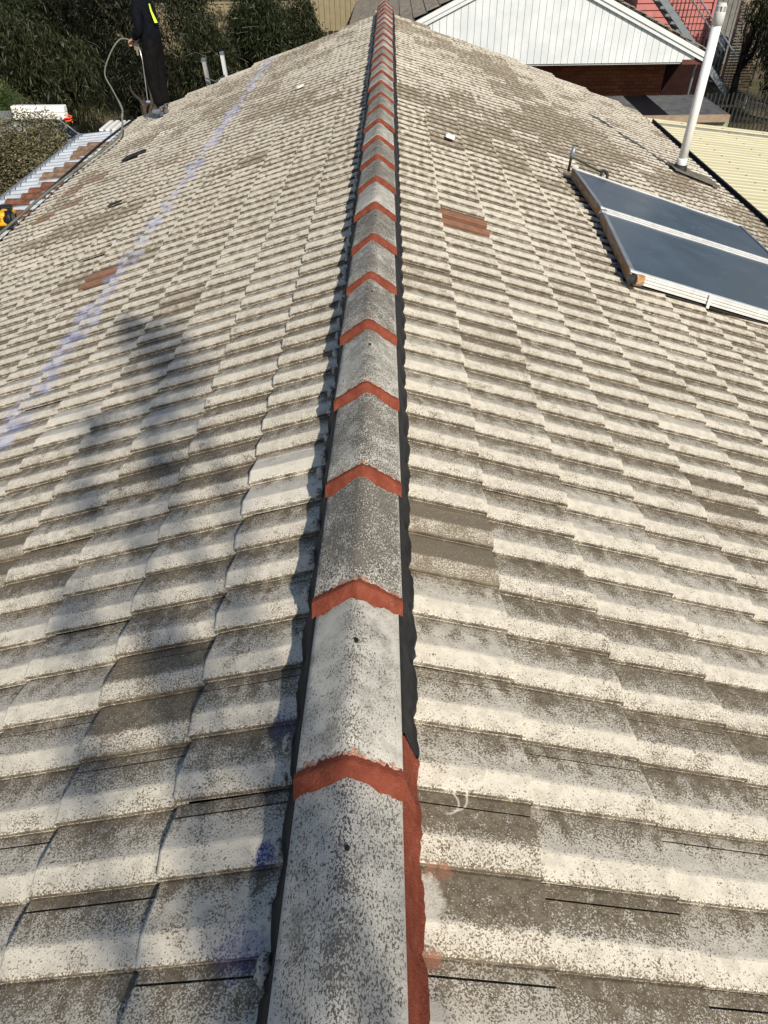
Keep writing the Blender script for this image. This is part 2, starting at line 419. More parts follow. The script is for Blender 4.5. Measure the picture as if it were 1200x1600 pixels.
# ridge caps ---------------------------------------------------------
CE, CY0, CWD = .4553, .679, .1096
def cap_obj(k):
    L = CE+.03
    y0 = CY0+k*CE
    if y0+L > 13.2: L = 13.2-y0
    if L < .1: return
    nseg = 9
    rows = [0, .004, .15, .3, L-.002, L]
    hw = CWD+random.gauss(0, .0012); jx = random.gauss(0, .0016); lift = random.gauss(0, .0015)
    prof = []
    for i in range(2*nseg+1):
        a = (i-nseg)/nseg; x = a*hw
        z = -.0735*(math.sqrt(a*a+.0145)-math.sqrt(.0145))/(math.sqrt(1.0145)-math.sqrt(.0145))
        prof.append((x, z))
    prof = [(-hw-.002, -.0735-.018)]+prof+[(hw+.002, -.0735-.018)]
    n = len(prof); v = []; f = []; uv = []
    for j, y in enumerate(rows):
        dz = -.025*(y/CE)*(1-.35*max(0, min(1, k/14))) - (.003 if j == 0 else 0)
        for x, z in prof: v.append((x*(1-.05*y/CE)+jx, y, z+dz+lift))
    # near-end face underside ring
    for x, z in prof: v.append((x*.86+jx, .0, (z-.018)+lift))
    for j in range(len(rows)-1):
        for i in range(n-1):
            q = (j*n+i, j*n+i+1, (j+1)*n+i+1, (j+1)*n+i); f.append(q)
            for idx in q: uv.append(((idx % n)/(n-1), rows[idx//n]/L))
    b = len(rows)*n
    for i in range(n-1):
        q = (b+i, b+i+1, i+1, i); f.append(q)
        for idx in q: uv.append(((idx % n)/(n-1), 0))
    o = link('ridge_cap', v, f, MC, smooth=False, uvs=uv); o.location = (0, y0, 0)
    for p in o.data.polygons: p.use_smooth = True
    hp(o); o['dirt'] = random.uniform(-1, 1)
    # red pointing band over the joint at the near end
    if k >= 0:
        bw = random.uniform(.82, 1.25); m = 46; fk = 1-.35*min(1, k/14); v = []; f = []
        ph1, ph2 = random.uniform(0, 6), random.uniform(0, 6)
        def cz(a): return -.0735*(math.sqrt(a*a+.0145)-math.sqrt(.0145))/(math.sqrt(1.0145)-math.sqrt(.0145))
        yb = -.025*bw
        for i in range(m+1):
            a = -1+2*i/m; x = a*(hw+.003)+jx; z = cz(a)+lift
            e1 = .0025*math.sin(9*a+ph1)+random.gauss(0, .0015); e2 = .0050*math.sin(6*a+ph2)+.003*math.sin(17*a+ph1)+random.gauss(0, .0013)
            v += [(x, .012+abs(e1)*2.2, z-.0003), (x, .004, z+.0022), (x, -.004, z+.0016), (x, yb*.75+e2*.4, z-.0215*fk), (x, yb-.004+e2, z-.0262*fk-.0)]
        for i in range(m):
            for j in range(4): f.append((i*5+j, i*5+j+1, (i+1)*5+j+1, (i+1)*5+j))
        # close the sides
        bo = link('pointing_band', v, [q[::-1] for q in f], MRED, smooth=True); bo.parent = o
        # ragged smears above the band
        if k < 8:
            v = []; f = []
            for _ in range(int(90/(1+k*.4))):
                a = random.uniform(-.95, .95); x = a*hw; y = .014+abs(random.gauss(0, .007))
                r = random.uniform(.0012, .0035); z = cz(a)+lift-.025*y/CE+.0012; sl = (cz(a+.02)-cz(a-.02))/(.04*hw)
                b0 = len(v)
                for q in range(5):
                    an = q*1.257+random.random(); v.append((x+jx+r*math.cos(an)*1.5, y+r*math.sin(an), z+sl*r*math.cos(an)*1.5))
                f.append(tuple(range(b0, b0+5)))
            so_ = link('pointing_smear', v, f, MREDT); so_.parent = o; so_['kind'] = 'stuff'
    # nail hole
    if k in (-1, 0, 4, 6, 3):
        nm = MB(); nm.tube([(.006, .30, -.024), (.006, .30, -.0125)], .0048, 8); no = nm.obj('nail_head', MBLK); no.parent = o
    return o
for k in range(-5, 29): cap_obj(k)
# end disk of the last cap
# bedding strips along both sides
def strip(side, y0, y1, mat, name, outer=.0, label=None):
    ys = np.arange(y0, y1, .012 if y1 < 6 else .016); v = []; f = []
    for i, y in enumerate(ys):
        # ragged edge that follows tile profile
        phs = ((y-PH+(0)) % (W/2))/(W/2)
        scal = .010*abs(math.sin(phs*math.pi))**.7
        r = .134+outer+scal*.9+random.gauss(0, .0016) + .003*math.sin(y*7)
        x0 = CWD-.012
        pz = float(np.interp(phs, [0, .03, .335, 1], [.015, .018, .0242, .0002]))
        zt = roofz(r)+(pz-ZC)*.8+.004
        zc = -.0735-.025*(((y-CY0) % CE)/CE)-.004
        v += [(side*x0, y, zc), (side*(x0+.014), y, zc-.012), (side*(r-.008), y, zt+.004), (side*r, y, zt-.002), (side*(r+.003), y, zt-.03)]
    for i in range(len(ys)-1):
        for j in range(4):
            q = (i*5+j, i*5+j+1, (i+1)*5+j+1, (i+1)*5+j); f.append(q if side < 0 else q[::-1])
    return hp(link(name, v, f, mat, smooth=True))
strip(-1, Y0R, 13.15, MBLK, 'black_bedding')
strip(1, .795, 13.15, MBLK, 'black_bedding')
strip(1, Y0R, .79, MRED, 'red_bedding', .0030)
# mortar lumps where left tiles meet the bedding
v = []; f = []
for side in (-1,):
    y = -1.
    while y < 13.6:
        y += random.uniform(.05, .17)
        if random.random() < (.25 if side > 0 else .05): continue
        r = random.uniform(.010, .022)*(1. if side < 0 else .7); x = side*(.148+random.uniform(-.003, .006)); z = roofz(x)-.010
        b0 = len(v); nn = 7
        v.append((x, y, z+r*.75))
        for ring, (rr, zz) in enumerate(((.6, .5), (1., 0.), (1.1, -.6))):
            for q in range(nn):
                an = q*2*math.pi/nn; v.append((x+rr*r*.7*math.cos(an)*random.uniform(.8, 1.2), y+rr*r*1.3*math.sin(an)*random.uniform(.8, 1.2), z+r*zz))
        for q in range(nn): f.append((b0, b0+1+q, b0+1+(q+1) % nn))
        for ring in range(2):
            for q in range(nn):
                a = b0+1+ring*nn; f.append((a+q, a+nn+q, a+nn+(q+1) % nn, a+(q+1) % nn))
ml = NM('speckled_mortar', .9, .2)
ml.color(ml.mix(ml.sm(ml.noise(120, 2), .52, .6), (.52, .49, .42), (.17, .15, .12)))
hp(link('mortar_lumps', v, f, ml.m, smooth=True, kind='stuff'))
# barge at far verge, gutters
vb = MB()
for s, e in ((1, EVR), (-1, EVL)):
    q = YEND-.85
    vb.add([(0, q, TL-.06), (s*e, q, roofz(e)-.06), (s*e, q, roofz(e)-.25), (0, q, TL-.25),
            (0, q+.025, TL-.06), (s*e, q+.025, roofz(e)-.06), (s*e, q+.025, roofz(e)-.25), (0, q+.025, TL-.25)],
           [(0, 1, 2, 3), (7, 6, 5, 4), (0, 4, 5, 1), (2, 6, 7, 3), (1, 5, 6, 2)])
hp(vb.obj('barge_board', MWHITE))
for s, e in ((1, EVR), (-1, EVL)):
    gm = MB(); z = roofz(e)
    prof = [(e-.02, z-.05), (e-.02, z-.16), (e+.10, z-.16), (e+.10, z-.075), (e+.115, z-.07), (e+.115, z-.172), (e-.032, z-.172), (e-.032, z-.05)]
    v = [(s*x, y, zz) for y in (Y0R, YEND-.03) for x, zz in prof]; n = len(prof)
    gm.add(v, [(i, (i+1) % n, n+(i+1) % n, n+i) for i in range(n)]+[tuple(range(n)), tuple(range(n, 2*n))])
    hp(gm.obj('gutter', MDARKMETAL))

# ------------------------------------------------------------------ vent pipe
vx, vy = 3.738, 9.524; vz = roofz(vx)
pp = empty('vent_pipe', 'tall white plastic vent pipe standing on the right roof slope above the solar panels', 'vent pipe', (vx, vy, vz))
def child(mb, name, mat, par, smooth=False, bv=0):
    o = mb.obj(name, mat, par, smooth)
    if bv: bevel(o, bv)
    return o
b = MB(); b.tube([(0, 0, -.05), (.012, 0, 1.60)], .053, 20); child(b, 'pipe', MPVC, pp, True)
b = MB(); b.tube([(.0, 0, .0), (.0, 0, .13), (.0, 0, .145)], [.062, .062, .056], 20); child(b, 'pipe_socket', MPVC, pp, True)
b = MB(); b.tube([(.012, 0, 1.52), (.012, 0, 1.64), (.0123, 0, 1.645)], [.060, .060, .058], 20); child(b, 'vent_collar', plain('grey_pvc', (.55, .56, .56), .5, var=.1), pp, True)
b = MB()
for q in range(8):
    an = q*math.pi/4; b.box(-.010, .010, .042, .056, 0, .06, Matrix.Translation((.012, 0, 1.64)) @ Matrix.Rotation(an, 4, 'Z'))
b.tube([(.012, 0, 1.695), (.012, 0, 1.725)], [.057, .043], 16); child(b, 'vent_cap', plain('grey_cap', (.5, .5, .48), .6), pp)
Rr = Matrix.Rotation(TH, 4, 'Y')
b = MB(); b.box(-.14, .52, -.20, .16, .012, .02, Rr); child(b, 'flashing', plain('lead_flashing', (.16, .145, .12), .8, var=.3, scale=8), pp)
b = MB(); b.tube([(-.01, 0, -.02), (.0, 0, .07)], [.10, .072], 18); child(b, 'rubber_boot', MBLK, pp, True)

# ------------------------------------------------------------------ solar hot water collectors
def solar():
    org = Vector((1.70, 4.36, 0)); 
    def top(x, y, off=.14):
        off -= .055  # world point on plane off above the tiles
        return Vector((x, y, roofz(x, off)))
    glass = NM('collector_glass', .12, .6)
    n1 = glass.noise(2.5, 3, .6); X, Y, Z = glass.sep(glass.pos())
    cr = glass.math('ABSOLUTE', glass.math('SUBTRACT', glass.noise(1.6, 2, .6, dist=1.2), .5))
    c = glass.mix(glass.sm(n1, .35, .65), (.050, .070, .100), (.068, .092, .126))
    c = glass.mix(glass.math('MULTIPLY', glass.sm(cr, .004, .0), .22), c, (.32, .36, .42))
    glass.color(c); glass.put(glass.b.inputs['Roughness'], glass.sm(n1, .3, .7, .30, .42))
    rust = NM('rusty_side', .7, .4)
    rn = rust.noise(11, 4, .7, vec=rust.vmul(rust.pos(), (3, .6, 3)))
    rust.color(rust.mix(rust.sm(rn, .38, .6), (.40, .36, .30), (.36, .18, .07)))
    fr = plain('white_aluminium_frame', (.74, .75, .75), .4, .3, var=.1, scale=14)
    # corners: near-left, near-right, far-right, far-left in (x, y) on the raised plane
    panels = [((1.645, 4.46), (3.66, 4.80), (3.62, 6.14), (1.745, 5.72)),
              ((1.76, 5.80), (3.62, 6.22), (3.60, 7.20), (1.73, 6.86))]
    for i, (a, b_, c_, d_) in enumerate(panels):
        root = empty('solar_collector', ['nearer blue grey solar collector on the right slope, with the ribbed white frame below',
                     'farther blue grey solar collector, between the nearer collector and the vent pipe'][i], 'solar panel', (a[0], a[1], roofz(a[0])), 'solar water collectors on the roof')
        inv = Matrix.Translation(-root.location)
        def add(o): o.parent = root; o.matrix_parent_inverse = inv; return o
        def lerp(s, t, off):
            p = Vector(a)*(1-s)*(1-t)+Vector(b_)*s*(1-t)+Vector(c_)*s*t+Vector(d_)*(1-s)*t
            return top(p.x, p.y, off)
        # glass, slightly wavy
        nx, ny = 12, 6; v = []; f = []
        for j in range(ny+1):
            for k in range(nx+1):
                s, t = .016+.968*k/nx, .03+.94*j/ny
                v.append(lerp(s, t, .132+.0012*math.sin(k*1.3+j)))
        for j in range(ny):
            for k in range(nx): f.append((j*(nx+1)+k, j*(nx+1)+k+1, (j+1)*(nx+1)+k+1, (j+1)*(nx+1)+k))
        add(link('glass', v, f, glass.m, smooth=True))
        def bar(s0, s1, t0, t1, z0, z1, name, mat):
            P_ = [lerp(s, t, z) for z in (z0, z1) for s, t in ((s0, t0), (s1, t0), (s1, t1), (s0, t1))]
            o = link(name, P_, [(3, 2, 1, 0), (4, 5, 6, 7), (0, 1, 5, 4), (1, 2, 6, 5), (2, 3, 7, 6), (3, 0, 4, 7)], mat); return add(bevel(o, .003))
        bar(.0, 1, .0, .026, .128, .14, 'frame_bar', fr); bar(.0, 1, .972, 1, .128, .14, 'frame_bar', fr)
        bar(.0, .018, .0352, .9648, .128, .14, 'frame_bar', MGREYM); bar(.982, 1, .0352, .9648, .128, .14, 'frame_bar', MGREYM)
        bar(.0, .008, .005, .995, .05, .1275, 'side_panel', rust.m); bar(.992, 1, .005, .995, .05, .1275, 'side_panel', rust.m)
        for q in range(3): bar(.03, .998, .0-.002*(q % 2), .012, .070+q*.020, .070+q*.020+.017, 'frame_rib', fr)
        bar(.03, .99, .985, .997, .052, .1275, 'back_panel', fr)
        bar(.012, .988, .015, .98, .045, .055, 'base_tray', MDARKMETAL)
        if i == 0:
            for s_ in (.30, .62): bar(s_, s_+.012, -.012, -.003, .05, .138, 'frame_clip', fr)
            b = MB(); pa = lerp(.0, .0, .09)
            b.tube([pa+Vector((-.005, .0, 0)), pa+Vector((.035, -.02, -.0))], .030, 10); add(b.obj('pipe_stub', MDARKMETAL))
            b = MB(); b.tube([pa+Vector((.03, -.022, 0)), pa+Vector((.085, -.012, -.01))], .036, 10); add(b.obj('rusty_elbow', rust.m))
        else:
            b = MB(); pa = lerp(.0, .0, .10); b.tube([pa+Vector((.0, -.045, 0)), pa+Vector((.03, .01, 0))], .028, 10); add(b.obj('pipe_coupling', MGREYM))
        # feet under the left edge
        for t_ in (.3, .75):
            b = MB(); p0 = lerp(.0, t_, .05); p1 = lerp(-.03, t_-.01, .02)
            b.tube([p0, p1, p1+Vector((-.06, .02, .02))], .008, 6); add(b.obj('fixing_strap', MGREYM))
    # valve and pipe at the far top corner
    r = empty('pipe_valve', 'grey relief valve with a black pipe at the top corner of the farther collector', 'valve', (1.73, 6.90, roofz(1.73, .09)))
    b = MB(); b.tube([(-.015, .0, -.06), (-.005, .025, .03), (.0, .03, .06)], .012, 8); child(b, 'valve_stem', MBLK, r, True)
    b = MB(); b.tube([(.0, .03, .05), (.02, .05, .14)], [.022, .019], 10); child(b, 'valve_body', MGREYM, r, True)
    b = MB(); b.box(.0, .05, .045, .060, .138, .150); child(b, 'valve_lever', MDARKMETAL, r, bv=.002)
    b = MB(); b.tube([(.0, .03, .055), (.06, .04, .03), (.30, .06, -.085)], .008, 8); child(b, 'black_pipe', plain('dark_green_pipe', (.03, .045, .03), .5), r, True)
    b = MB(); b.tube(spline([(.30, .06, -.085), (.33, .06, -.075), (.36, .05, -.10), (.36, .03, -.135), (.35, .01, -.155)], 5), .014, 8)
    b.tube(spline([(.31, .06, -.085), (.295, .03, -.12), (.285, .01, -.145)], 4), .012, 8); child(b, 'pipe_bend', MBLK, r, True)
solar()

# ------------------------------------------------------------------ little things on the roof
def scrap(name, label, cat, x, y, sx, sy, h, mat, rz=0):
    n = 10; v = []; f = []
    for lay, (k, z) in enumerate(((1., 0.), (1.02, h*.6), (.8, h))):
        for q in range(n):
            an = 2*math.pi*q/n; cx_ = abs(math.cos(an))**.5*math.copysign(1, math.cos(an)); sy_ = abs(math.sin(an))**.5*math.copysign(1, math.sin(an))
            v.append((cx_*sx*k*random.uniform(.88, 1.08), sy_*sy*k*random.uniform(.88, 1.08), z))
    for l_ in range(2):
        for q in range(n): f.append((l_*n+q, l_*n+(q+1) % n, (l_+1)*n+(q+1) % n, (l_+1)*n+q))
    f.append(tuple(2*n+q for q in range(n)))
    o = link(name, v, f, mat); s = 1 if x > 0 else -1
    o.matrix_world = Matrix.Translation((x, y, roofz(x, .002))) @ Matrix.Rotation(s*TH, 4, 'Y') @ Matrix.Rotation(rz, 4, 'Z')
    return tag(o, label, cat)
MW2 = plain('bright_white', (.85, .85, .82), .5, var=.05)
scrap('white_sponge', 'small bright white rounded block lying on the brown tiles of the right slope', 'sponge', .587, 6.58, .042, .024, .028, MW2, -.1)
scrap('plaster_lump', 'small pale cream lump lying on the left slope near the blue line', 'lump', -.99, 9.53, .05, .055, .02, plain('cream_lump', (.75, .72, .62), .8, var=.1), .2)
o = scrap('slate_piece', 'black broken flat piece lying on the left slope near the eave', 'broken tile', -3.255, 9.84, .19, .07, .02, plain('black_slate', (.03, .03, .035), .7, var=.3, scale=20), -.1)
o = scrap('dark_chip', 'thin dark chip lying on the far left tiles below the brown patch', 'chip', -2.72, 7.35, .09, .012, .015, MBLK, 0)
exec_later = []

# ------------------------------------------------------------------ left carport
def sheet(name, x0, x1, y0, y1, z0, z1, pitch, h, mat, axis='X', par=None):
    """trapezoid ribbed sheet; ribs run along X from x0,z0 to x1,z1"""
    ys = []; k = 0; y = y0
    while y < y1:
        for fr_, zz in ((0, 0), (.55, 0), (.66, 1), (.9, 1)):
            yy = y+fr_*pitch
            if yy < y1: ys.append((yy, zz*h))
        y += pitch
    ys.append((y1, 0)); v = []; f = []
    for yy, zz in ys: v += [(x0, yy, z0+zz), (x1, yy, z1+zz)]
    for i in range(len(ys)-1): f.append((2*i, 2*i+1, 2*i+3, 2*i+2))
    o = link(name, v, f, mat, par)
    so_ = o.modifiers.new('solid', 'SOLIDIFY'); so_.thickness = .004; so_.offset = -1
    return o
MZINC = plain('galvanised_sheet', (.58, .62, .66), .42, .45, var=.14, scale=4)
cp = empty('carport', 'silver ribbed metal carport roof along the left eave with loose tiles on it', 'carport', (-5., 11, GROUND))
cinv = Matrix.Translation((5., -11, -GROUND))
def cadd(o): o.parent = cp; o.matrix_parent_inverse = cinv; return o
yy = 6.0; ks = 0
while yy < 14.0:                    # separate overlapping sheets
    y1 = min(yy+.80, 14.0)
    cadd(sheet('roof_sheet', -4.40, -5.50, yy, y1, -1.93+.002*(ks % 2), -2.03+.002*(ks % 2), .20, .035, MZINC)); yy += .80; ks += 1
b = MB(); b.box(-5.56, -5.51, 6.0, 14.0, -2.13, -1.985); cadd(b.obj('edge_beam', MGREYM))
for y in (6.2, 10, 13.8):
    b = MB(); b.box(-5.56, -5.47, y, y+.09, GROUND, -2.13); cadd(b.obj('post', MGREYM))
# stacks of loose terracotta tiles on it
MTER = plain('loose_terracotta', (.16, .075, .050), .9, var=.4, scale=12)
MTER2 = plain('loose_brown_tile', (.20, .135, .095), .9, var=.35, scale=12)
def loose(x, y, z, rz, rx, lab, mat):
    v, f, uv = Vt[1]
    o = link('loose_tile', v, f, mat); sm_ = o.modifiers.new('solid', 'SOLIDIFY'); sm_.thickness = .012; sm_.offset = -1
    o.matrix_world = Matrix.Translation((x, y, z)) @ Matrix.Rotation(rz, 4, 'Z') @ Matrix.Rotation(rx, 4, 'X') @ Matrix.Rotation(math.pi, 4, 'Z') @ Matrix.Rotation(.07, 4, 'Y')
    return tag(o, lab, 'roof tile', 'loose tiles lying on the carport roof')
def czz(x): return -1.93+(x+4.40)*.09+.035+.04
WH = ['by the far end', 'second pile from the far end', 'third pile from the far end', 'pile nearest the yellow machine']
for st, (yb, nt_, mat, txt) in enumerate(((13.15, 3, MTER2, 'grey brown'), (12.0, 3, MTER2, 'tan brown'), (10.75, 4, MTER, 'red brown'), (9.75, 3, MTER, 'dark red'))):
    for q in range(nt_):
        w_ = (['nearest', 'middle', 'farthest'] if nt_ == 3 else ['nearest', 'second', 'third', 'farthest'])[q]
        x = -4.60-.10*random.random()-.08*(nt_-q); y = yb-.55+.23*q+random.uniform(-.02, .02)
        loose(x, y, czz(x)+.012, math.radians(random.uniform(-7, 7)), math.radians(8), f'{txt} loose tile on the carport, {w_} of the {WH[st]}', mat)

# hose lying in the gutter and looping up to the person
hs = spline([(-4.46, 5.2, -1.66), (-4.45, 8.0, -1.67), (-4.40, 9.5, -1.64), (-4.27, 10.6, -1.60), (-4.15, 11.3, -1.56), (-4.12, 12.0, -1.53), (-4.23, 12.55, -1.42), (-4.22, 12.6, -1.30),
             (-4.30, 12.6, -1.05), (-4.36, 12.6, -.83), (-4.21, 12.6, -.58), (-4.03, 12.6, -.405), (-3.90, 12.58, -.385), (-3.80, 12.58, -.44)], 8)
b = MB(); b.tube(hs, [.016]*60+[.011]*(len(hs)-60), 7)
tag(b.obj('spray_hose', plain('grey_green_hose', (.17, .18, .15), .55, var=.2), smooth=True), 'thin grey hose running along the left eave and looping up to the person', 'hose')
hs2 = spline([(-4.52, 5.2, -1.70), (-4.50, 9.0, -1.70), (-4.50, 12.0, -1.69), (-4.40, 13.5, -1.68)], 8)
b = MB(); b.tube(hs2, .018, 7); tag(b.obj('black_cable', MBLK, smooth=True), 'straight black cable lying in the gutter of the left eave', 'cable')

# ------------------------------------------------------------------ yellow-black work machine on the carport
MY = plain('tool_yellow', (.78, .40, .015), .45, var=.08, spec=.5); MKB = plain('tool_black', (.012, .012, .013), .5, var=.2)
tl = empty('jobsite_blower', 'yellow and black jobsite machine standing on the carport roof at the left edge', 'power tool', (-4.88, 9.15, -1.94), rotz=.15)
b = MB(); b.box(-.30, .06, -.10, .10, .03, .20); child(b, 'body', MY, tl, bv=.035)
b = MB(); b.tube([(.02, -.02, .11), (.10, -.02, .11), (.12, -.02, .11)], [.085, .095, .085], 20); child(b, 'fan_housing', MKB, tl, True)
b = MB(); b.tube([(.12, -.02, .11), (.125, -.02, .11)], .055, 16); child(b, 'fan_hub', plain('hub_grey', (.06, .06, .062), .4), tl)
b = MB(); b.box(-.10, .08, .10, .22, .15, .21); child(b, 'battery', MKB, tl, bv=.012)
b = MB(); b.box(-.09, .10, .105, .215, .10, .149); child(b, 'battery_mount', MY, tl, bv=.01)
b = MB(); b.tube(spline([(-.25, 0, .20), (-.20, .0, .29), (-.06, .02, .29), (-.02, .03, .20)], 5), .018, 8); child(b, 'handle', MKB, tl, True)
b = MB(); b.box(-.31, .10, -.105, .105, .0, .03); child(b, 'base', MKB, tl, bv=.008)
tx = bpy.data.curves.new('maker_lettering', 'FONT'); tx.body = 'WALT'; tx.size = .075; tx.extrude = .0012; tx.align_x = 'CENTER'
tmp_ = bpy.data.objects.new('tmp', tx); COL.objects.link(tmp_); bpy.context.view_layer.update()
me_ = bpy.data.meshes.new_from_object(tmp_.evaluated_get(bpy.context.evaluated_depsgraph_get())); bpy.data.objects.remove(tmp_); me_.materials.clear(); me_.materials.append(MKB)
to_ = bpy.data.objects.new('maker_lettering', me_); COL.objects.link(to_); to_.parent = tl; to_.location = (-.10, -.1015, .085); to_.rotation_euler = (math.pi/2, 0, 0)

# ------------------------------------------------------------------ ladder top
ld = empty('ladder', 'top of an aluminium ladder poking above the far edge of the left slope', 'ladder', (-3.0, 14.2, GROUND))
for s, x, zt in ((0, -.15, -.93), (1, .18, -.84)):
    b = MB(); M_ = Matrix.Translation((0, 0, 0)); zz = zt-GROUND
    b.add([(x+q*.03-.0, .9*(0)+p*.04+.62*(1-1)*0+ (-.0), z) for z in (0, 0) for q in (-1, 1) for p in (-1, 1)], [])
    b = MB(); bot = Vector((x, .75, 0)); top_ = Vector((x, -.02, zz))
    dx = Vector((.027, 0, 0)); dy = Vector((0, .045, 0))
    v = [bot-dx-dy, bot+dx-dy, bot+dx+dy, bot-dx+dy, top_-dx-dy, top_+dx-dy, top_+dx+dy, top_-dx+dy]
    b.add(v, [(3, 2, 1, 0), (4, 5, 6, 7), (0, 1, 5, 4), (1, 2, 6, 5), (2, 3, 7, 6), (3, 0, 4, 7)]); child(b, 'stile', MALU if s == 0 else MWHITE, ld)  # right stile coloured white, left grey, for the stronger light on the right
    b = MB(); b.box(x-.034, x+.034, -.07, .03, zz-.0, zz+.05); child(b, 'end_cap', plain('blue_grey_cap', (.10, .13, .17), .6), ld, bv=.008)
for k in range(12):
    z = (k+.5)*.27; 
    if z > 3.1: continue
    y = .75-.77*z/3.2; b = MB(); b.tube([(-.15, y, z), (.18, y, z)], .016, 8); child(b, 'rung', MALU, ld, True)
b = MB(); b.tube([(-.15, -.08, 2.98), (.02, -.09, 2.93), (.18, -.08, 3.02), (.18, -.05, 2.80)], .014, 6); child(b, 'tie_rope', plain('dark_rope', (.07, .08, .09), .9), ld)

# ------------------------------------------------------------------ people
def person(loc, rotz, J, label, shirt, pants, skin, boots, hair):
    """J: joint positions in metres, feet at z=0, facing +Y"""
    root = empty('person', label, 'person', loc, rotz=rotz)
    def skinmesh(name, verts, edges, radii, mat, sub=1):
        me = bpy.data.meshes.new(name); me.from_pydata(verts, edges, []); me.materials.append(mat)
        o = bpy.data.objects.new(name, me); COL.objects.link(o); o.parent = root
        sk = o.modifiers.new('skin', 'SKIN'); sk.use_smooth_shade = True
        for i, r in enumerate(radii): me.skin_vertices[0].data[i].radius = r if hasattr(r, '__len__') else (r, r)
        me.skin_vertices[0].data[0].use_root = True
        sb = o.modifiers.new('sub', 'SUBSURF'); sb.levels = sub; sb.render_levels = 2
        return o
    for_ = J
    names = ['pelvis', 'waist', 'chest', 'neckb', 'neckt', 'headc', 'headt', 'shL', 'elL', 'wrL', 'shR', 'elR', 'wrR', 'hiL', 'knL', 'anL', 'hiR', 'knR', 'anR', 'toL', 'toR']
    vs = [J[n] for n in names]; ix = {n: i for i, n in enumerate(names)}
    ed = [('pelvis', 'waist'), ('waist', 'chest'), ('chest', 'neckb'), ('neckb', 'neckt'), ('neckt', 'headc'), ('headc', 'headt'), ('chest', 'shL'), ('shL', 'elL'), ('elL', 'wrL'), ('chest', 'shR'), ('shR', 'elR'), ('elR', 'wrR'),
          ('pelvis', 'hiL'), ('hiL', 'knL'), ('knL', 'anL'), ('pelvis', 'hiR'), ('hiR', 'knR'), ('knR', 'anR'), ('anL', 'toL'), ('anR', 'toR')]
    rad = dict(pelvis=(.10, .08), waist=(.10, .08), chest=(.12, .09), neckb=(.06, .06), neckt=(.052, .055), headc=(.078, .095), headt=(.055, .07), shL=.062, elL=.045, wrL=.030, shR=.062, elR=.045, wrR=.030,
               hiL=.06, knL=.045, anL=.03, hiR=.06, knR=.045, anR=.03, toL=.018, toR=.018)
    body = skinmesh('body', vs, [(ix[a], ix[b_]) for a, b_ in ed], [rad[n] for n in names], skin)
    # clothes as children, slightly larger than the limbs they cover
    def lerp(a, b_, t): return tuple(Vector(J[a]).lerp(Vector(J[b_]), t))
    sv = [J['chest'], J['waist'], tuple(Vector(J['pelvis'])+Vector((0, 0, -.06))), tuple(Vector(J['neckb']).lerp(Vector(J['neckt']), .7)), J['shL'], J['elL'], lerp('elL', 'wrL', .92), J['shR'], J['elR'], lerp('elR', 'wrR', .92)]
    skinmesh('jumper', sv, [(0, 1), (1, 2), (0, 3), (0, 4), (4, 5), (5, 6), (0, 7), (7, 8), (8, 9)], [(.19, .15), (.185, .15), (.20, .165), (.085, .085), .092, .072, .055, .092, .072, .055], shirt)
    pv = [J['pelvis'], J['hiL'], J['knL'], lerp('knL', 'anL', .93), J['hiR'], J['knR'], lerp('knR', 'anR', .93), tuple(Vector(J['waist'])+Vector((0, 0, .06)))]
    skinmesh('trousers', pv, [(0, 1), (1, 2), (2, 3), (0, 4), (4, 5), (5, 6), (0, 7)], [(.17, .14), .125, .105, .085, .125, .105, .085, (.150, .12)], pants)
    for s in ('L', 'R'):
        an, to = Vector(J['an'+s]), Vector(J['to'+s])
        skinmesh('boot', [tuple(an+Vector((0, -.035, -.03))), tuple(an.lerp(to, .5)+Vector((0, 0, -.015))), tuple(to+Vector((0, .01, 0))), tuple(an+Vector((0, 0, .07)))], [(0, 1), (1, 2), (0, 3)], [(.055, .05), (.055, .045), (.050, .036), .058], boots)
        # hand: palm with four bent fingers and a thumb
        wv, el = Vector(J['wr'+s]), Vector(J['el'+s]); d = (wv-el).normalized()
        side = d.cross(Vector((0, 0, 1)));  side = side.normalized() if side.length > .1 else Vector((1, 0, 0)); dn = side.cross(d).normalized()
        pv = [tuple(wv), tuple(wv+d*.045), tuple(wv+d*.085)]; pe = [(0, 1), (1, 2)]; pr = [.026, (.038, .018), (.038, .016)]
        skinmesh('palm', pv, pe, pr, skin)
        for q in range(4):
            L = (.07, .08, .075, .058)[q]; b0 = wv+d*.082+side*(-.027+.018*q)
            b1 = b0+d*L*.45-dn*.012; b2 = b1+(d*.3-dn).normalized()*L*.35; b3 = b2+(-d*.6-dn*.6).normalized()*L*.28
            skinmesh('finger', [tuple(x) for x in (b0, b1, b2, b3)], [(0, 1), (1, 2), (2, 3)], [.010, .009, .0085, .0075], skin)
        b0 = wv+d*.03-side*.03; skinmesh('thumb', [tuple(x) for x in (b0, b0+d*.03-side*.022-dn*.01, b0+d*.055-side*.018-dn*.025)], [(0, 1), (1, 2)], [.012, .0105, .009], skin)
    # hair
    hc = Vector(J['headc']); skinmesh('hair', [tuple(hc+Vector((0, -.02, .055))), tuple(hc+Vector((0, -.045, -.02))), tuple(hc+Vector((0, .03, .085)))], [(0, 1), (0, 2)], [(.088, .085), (.080, .07), (.06, .05)], hair)
    # face: nose, eyes, mouth, ears
    fb = MB(); fb.tube([hc+Vector((0, .088, .03)), hc+Vector((0, .108, -.008)), hc+Vector((0, .09, -.018))], [.008, .013, .009], 6)
    child(fb, 'nose', skin, root, True)
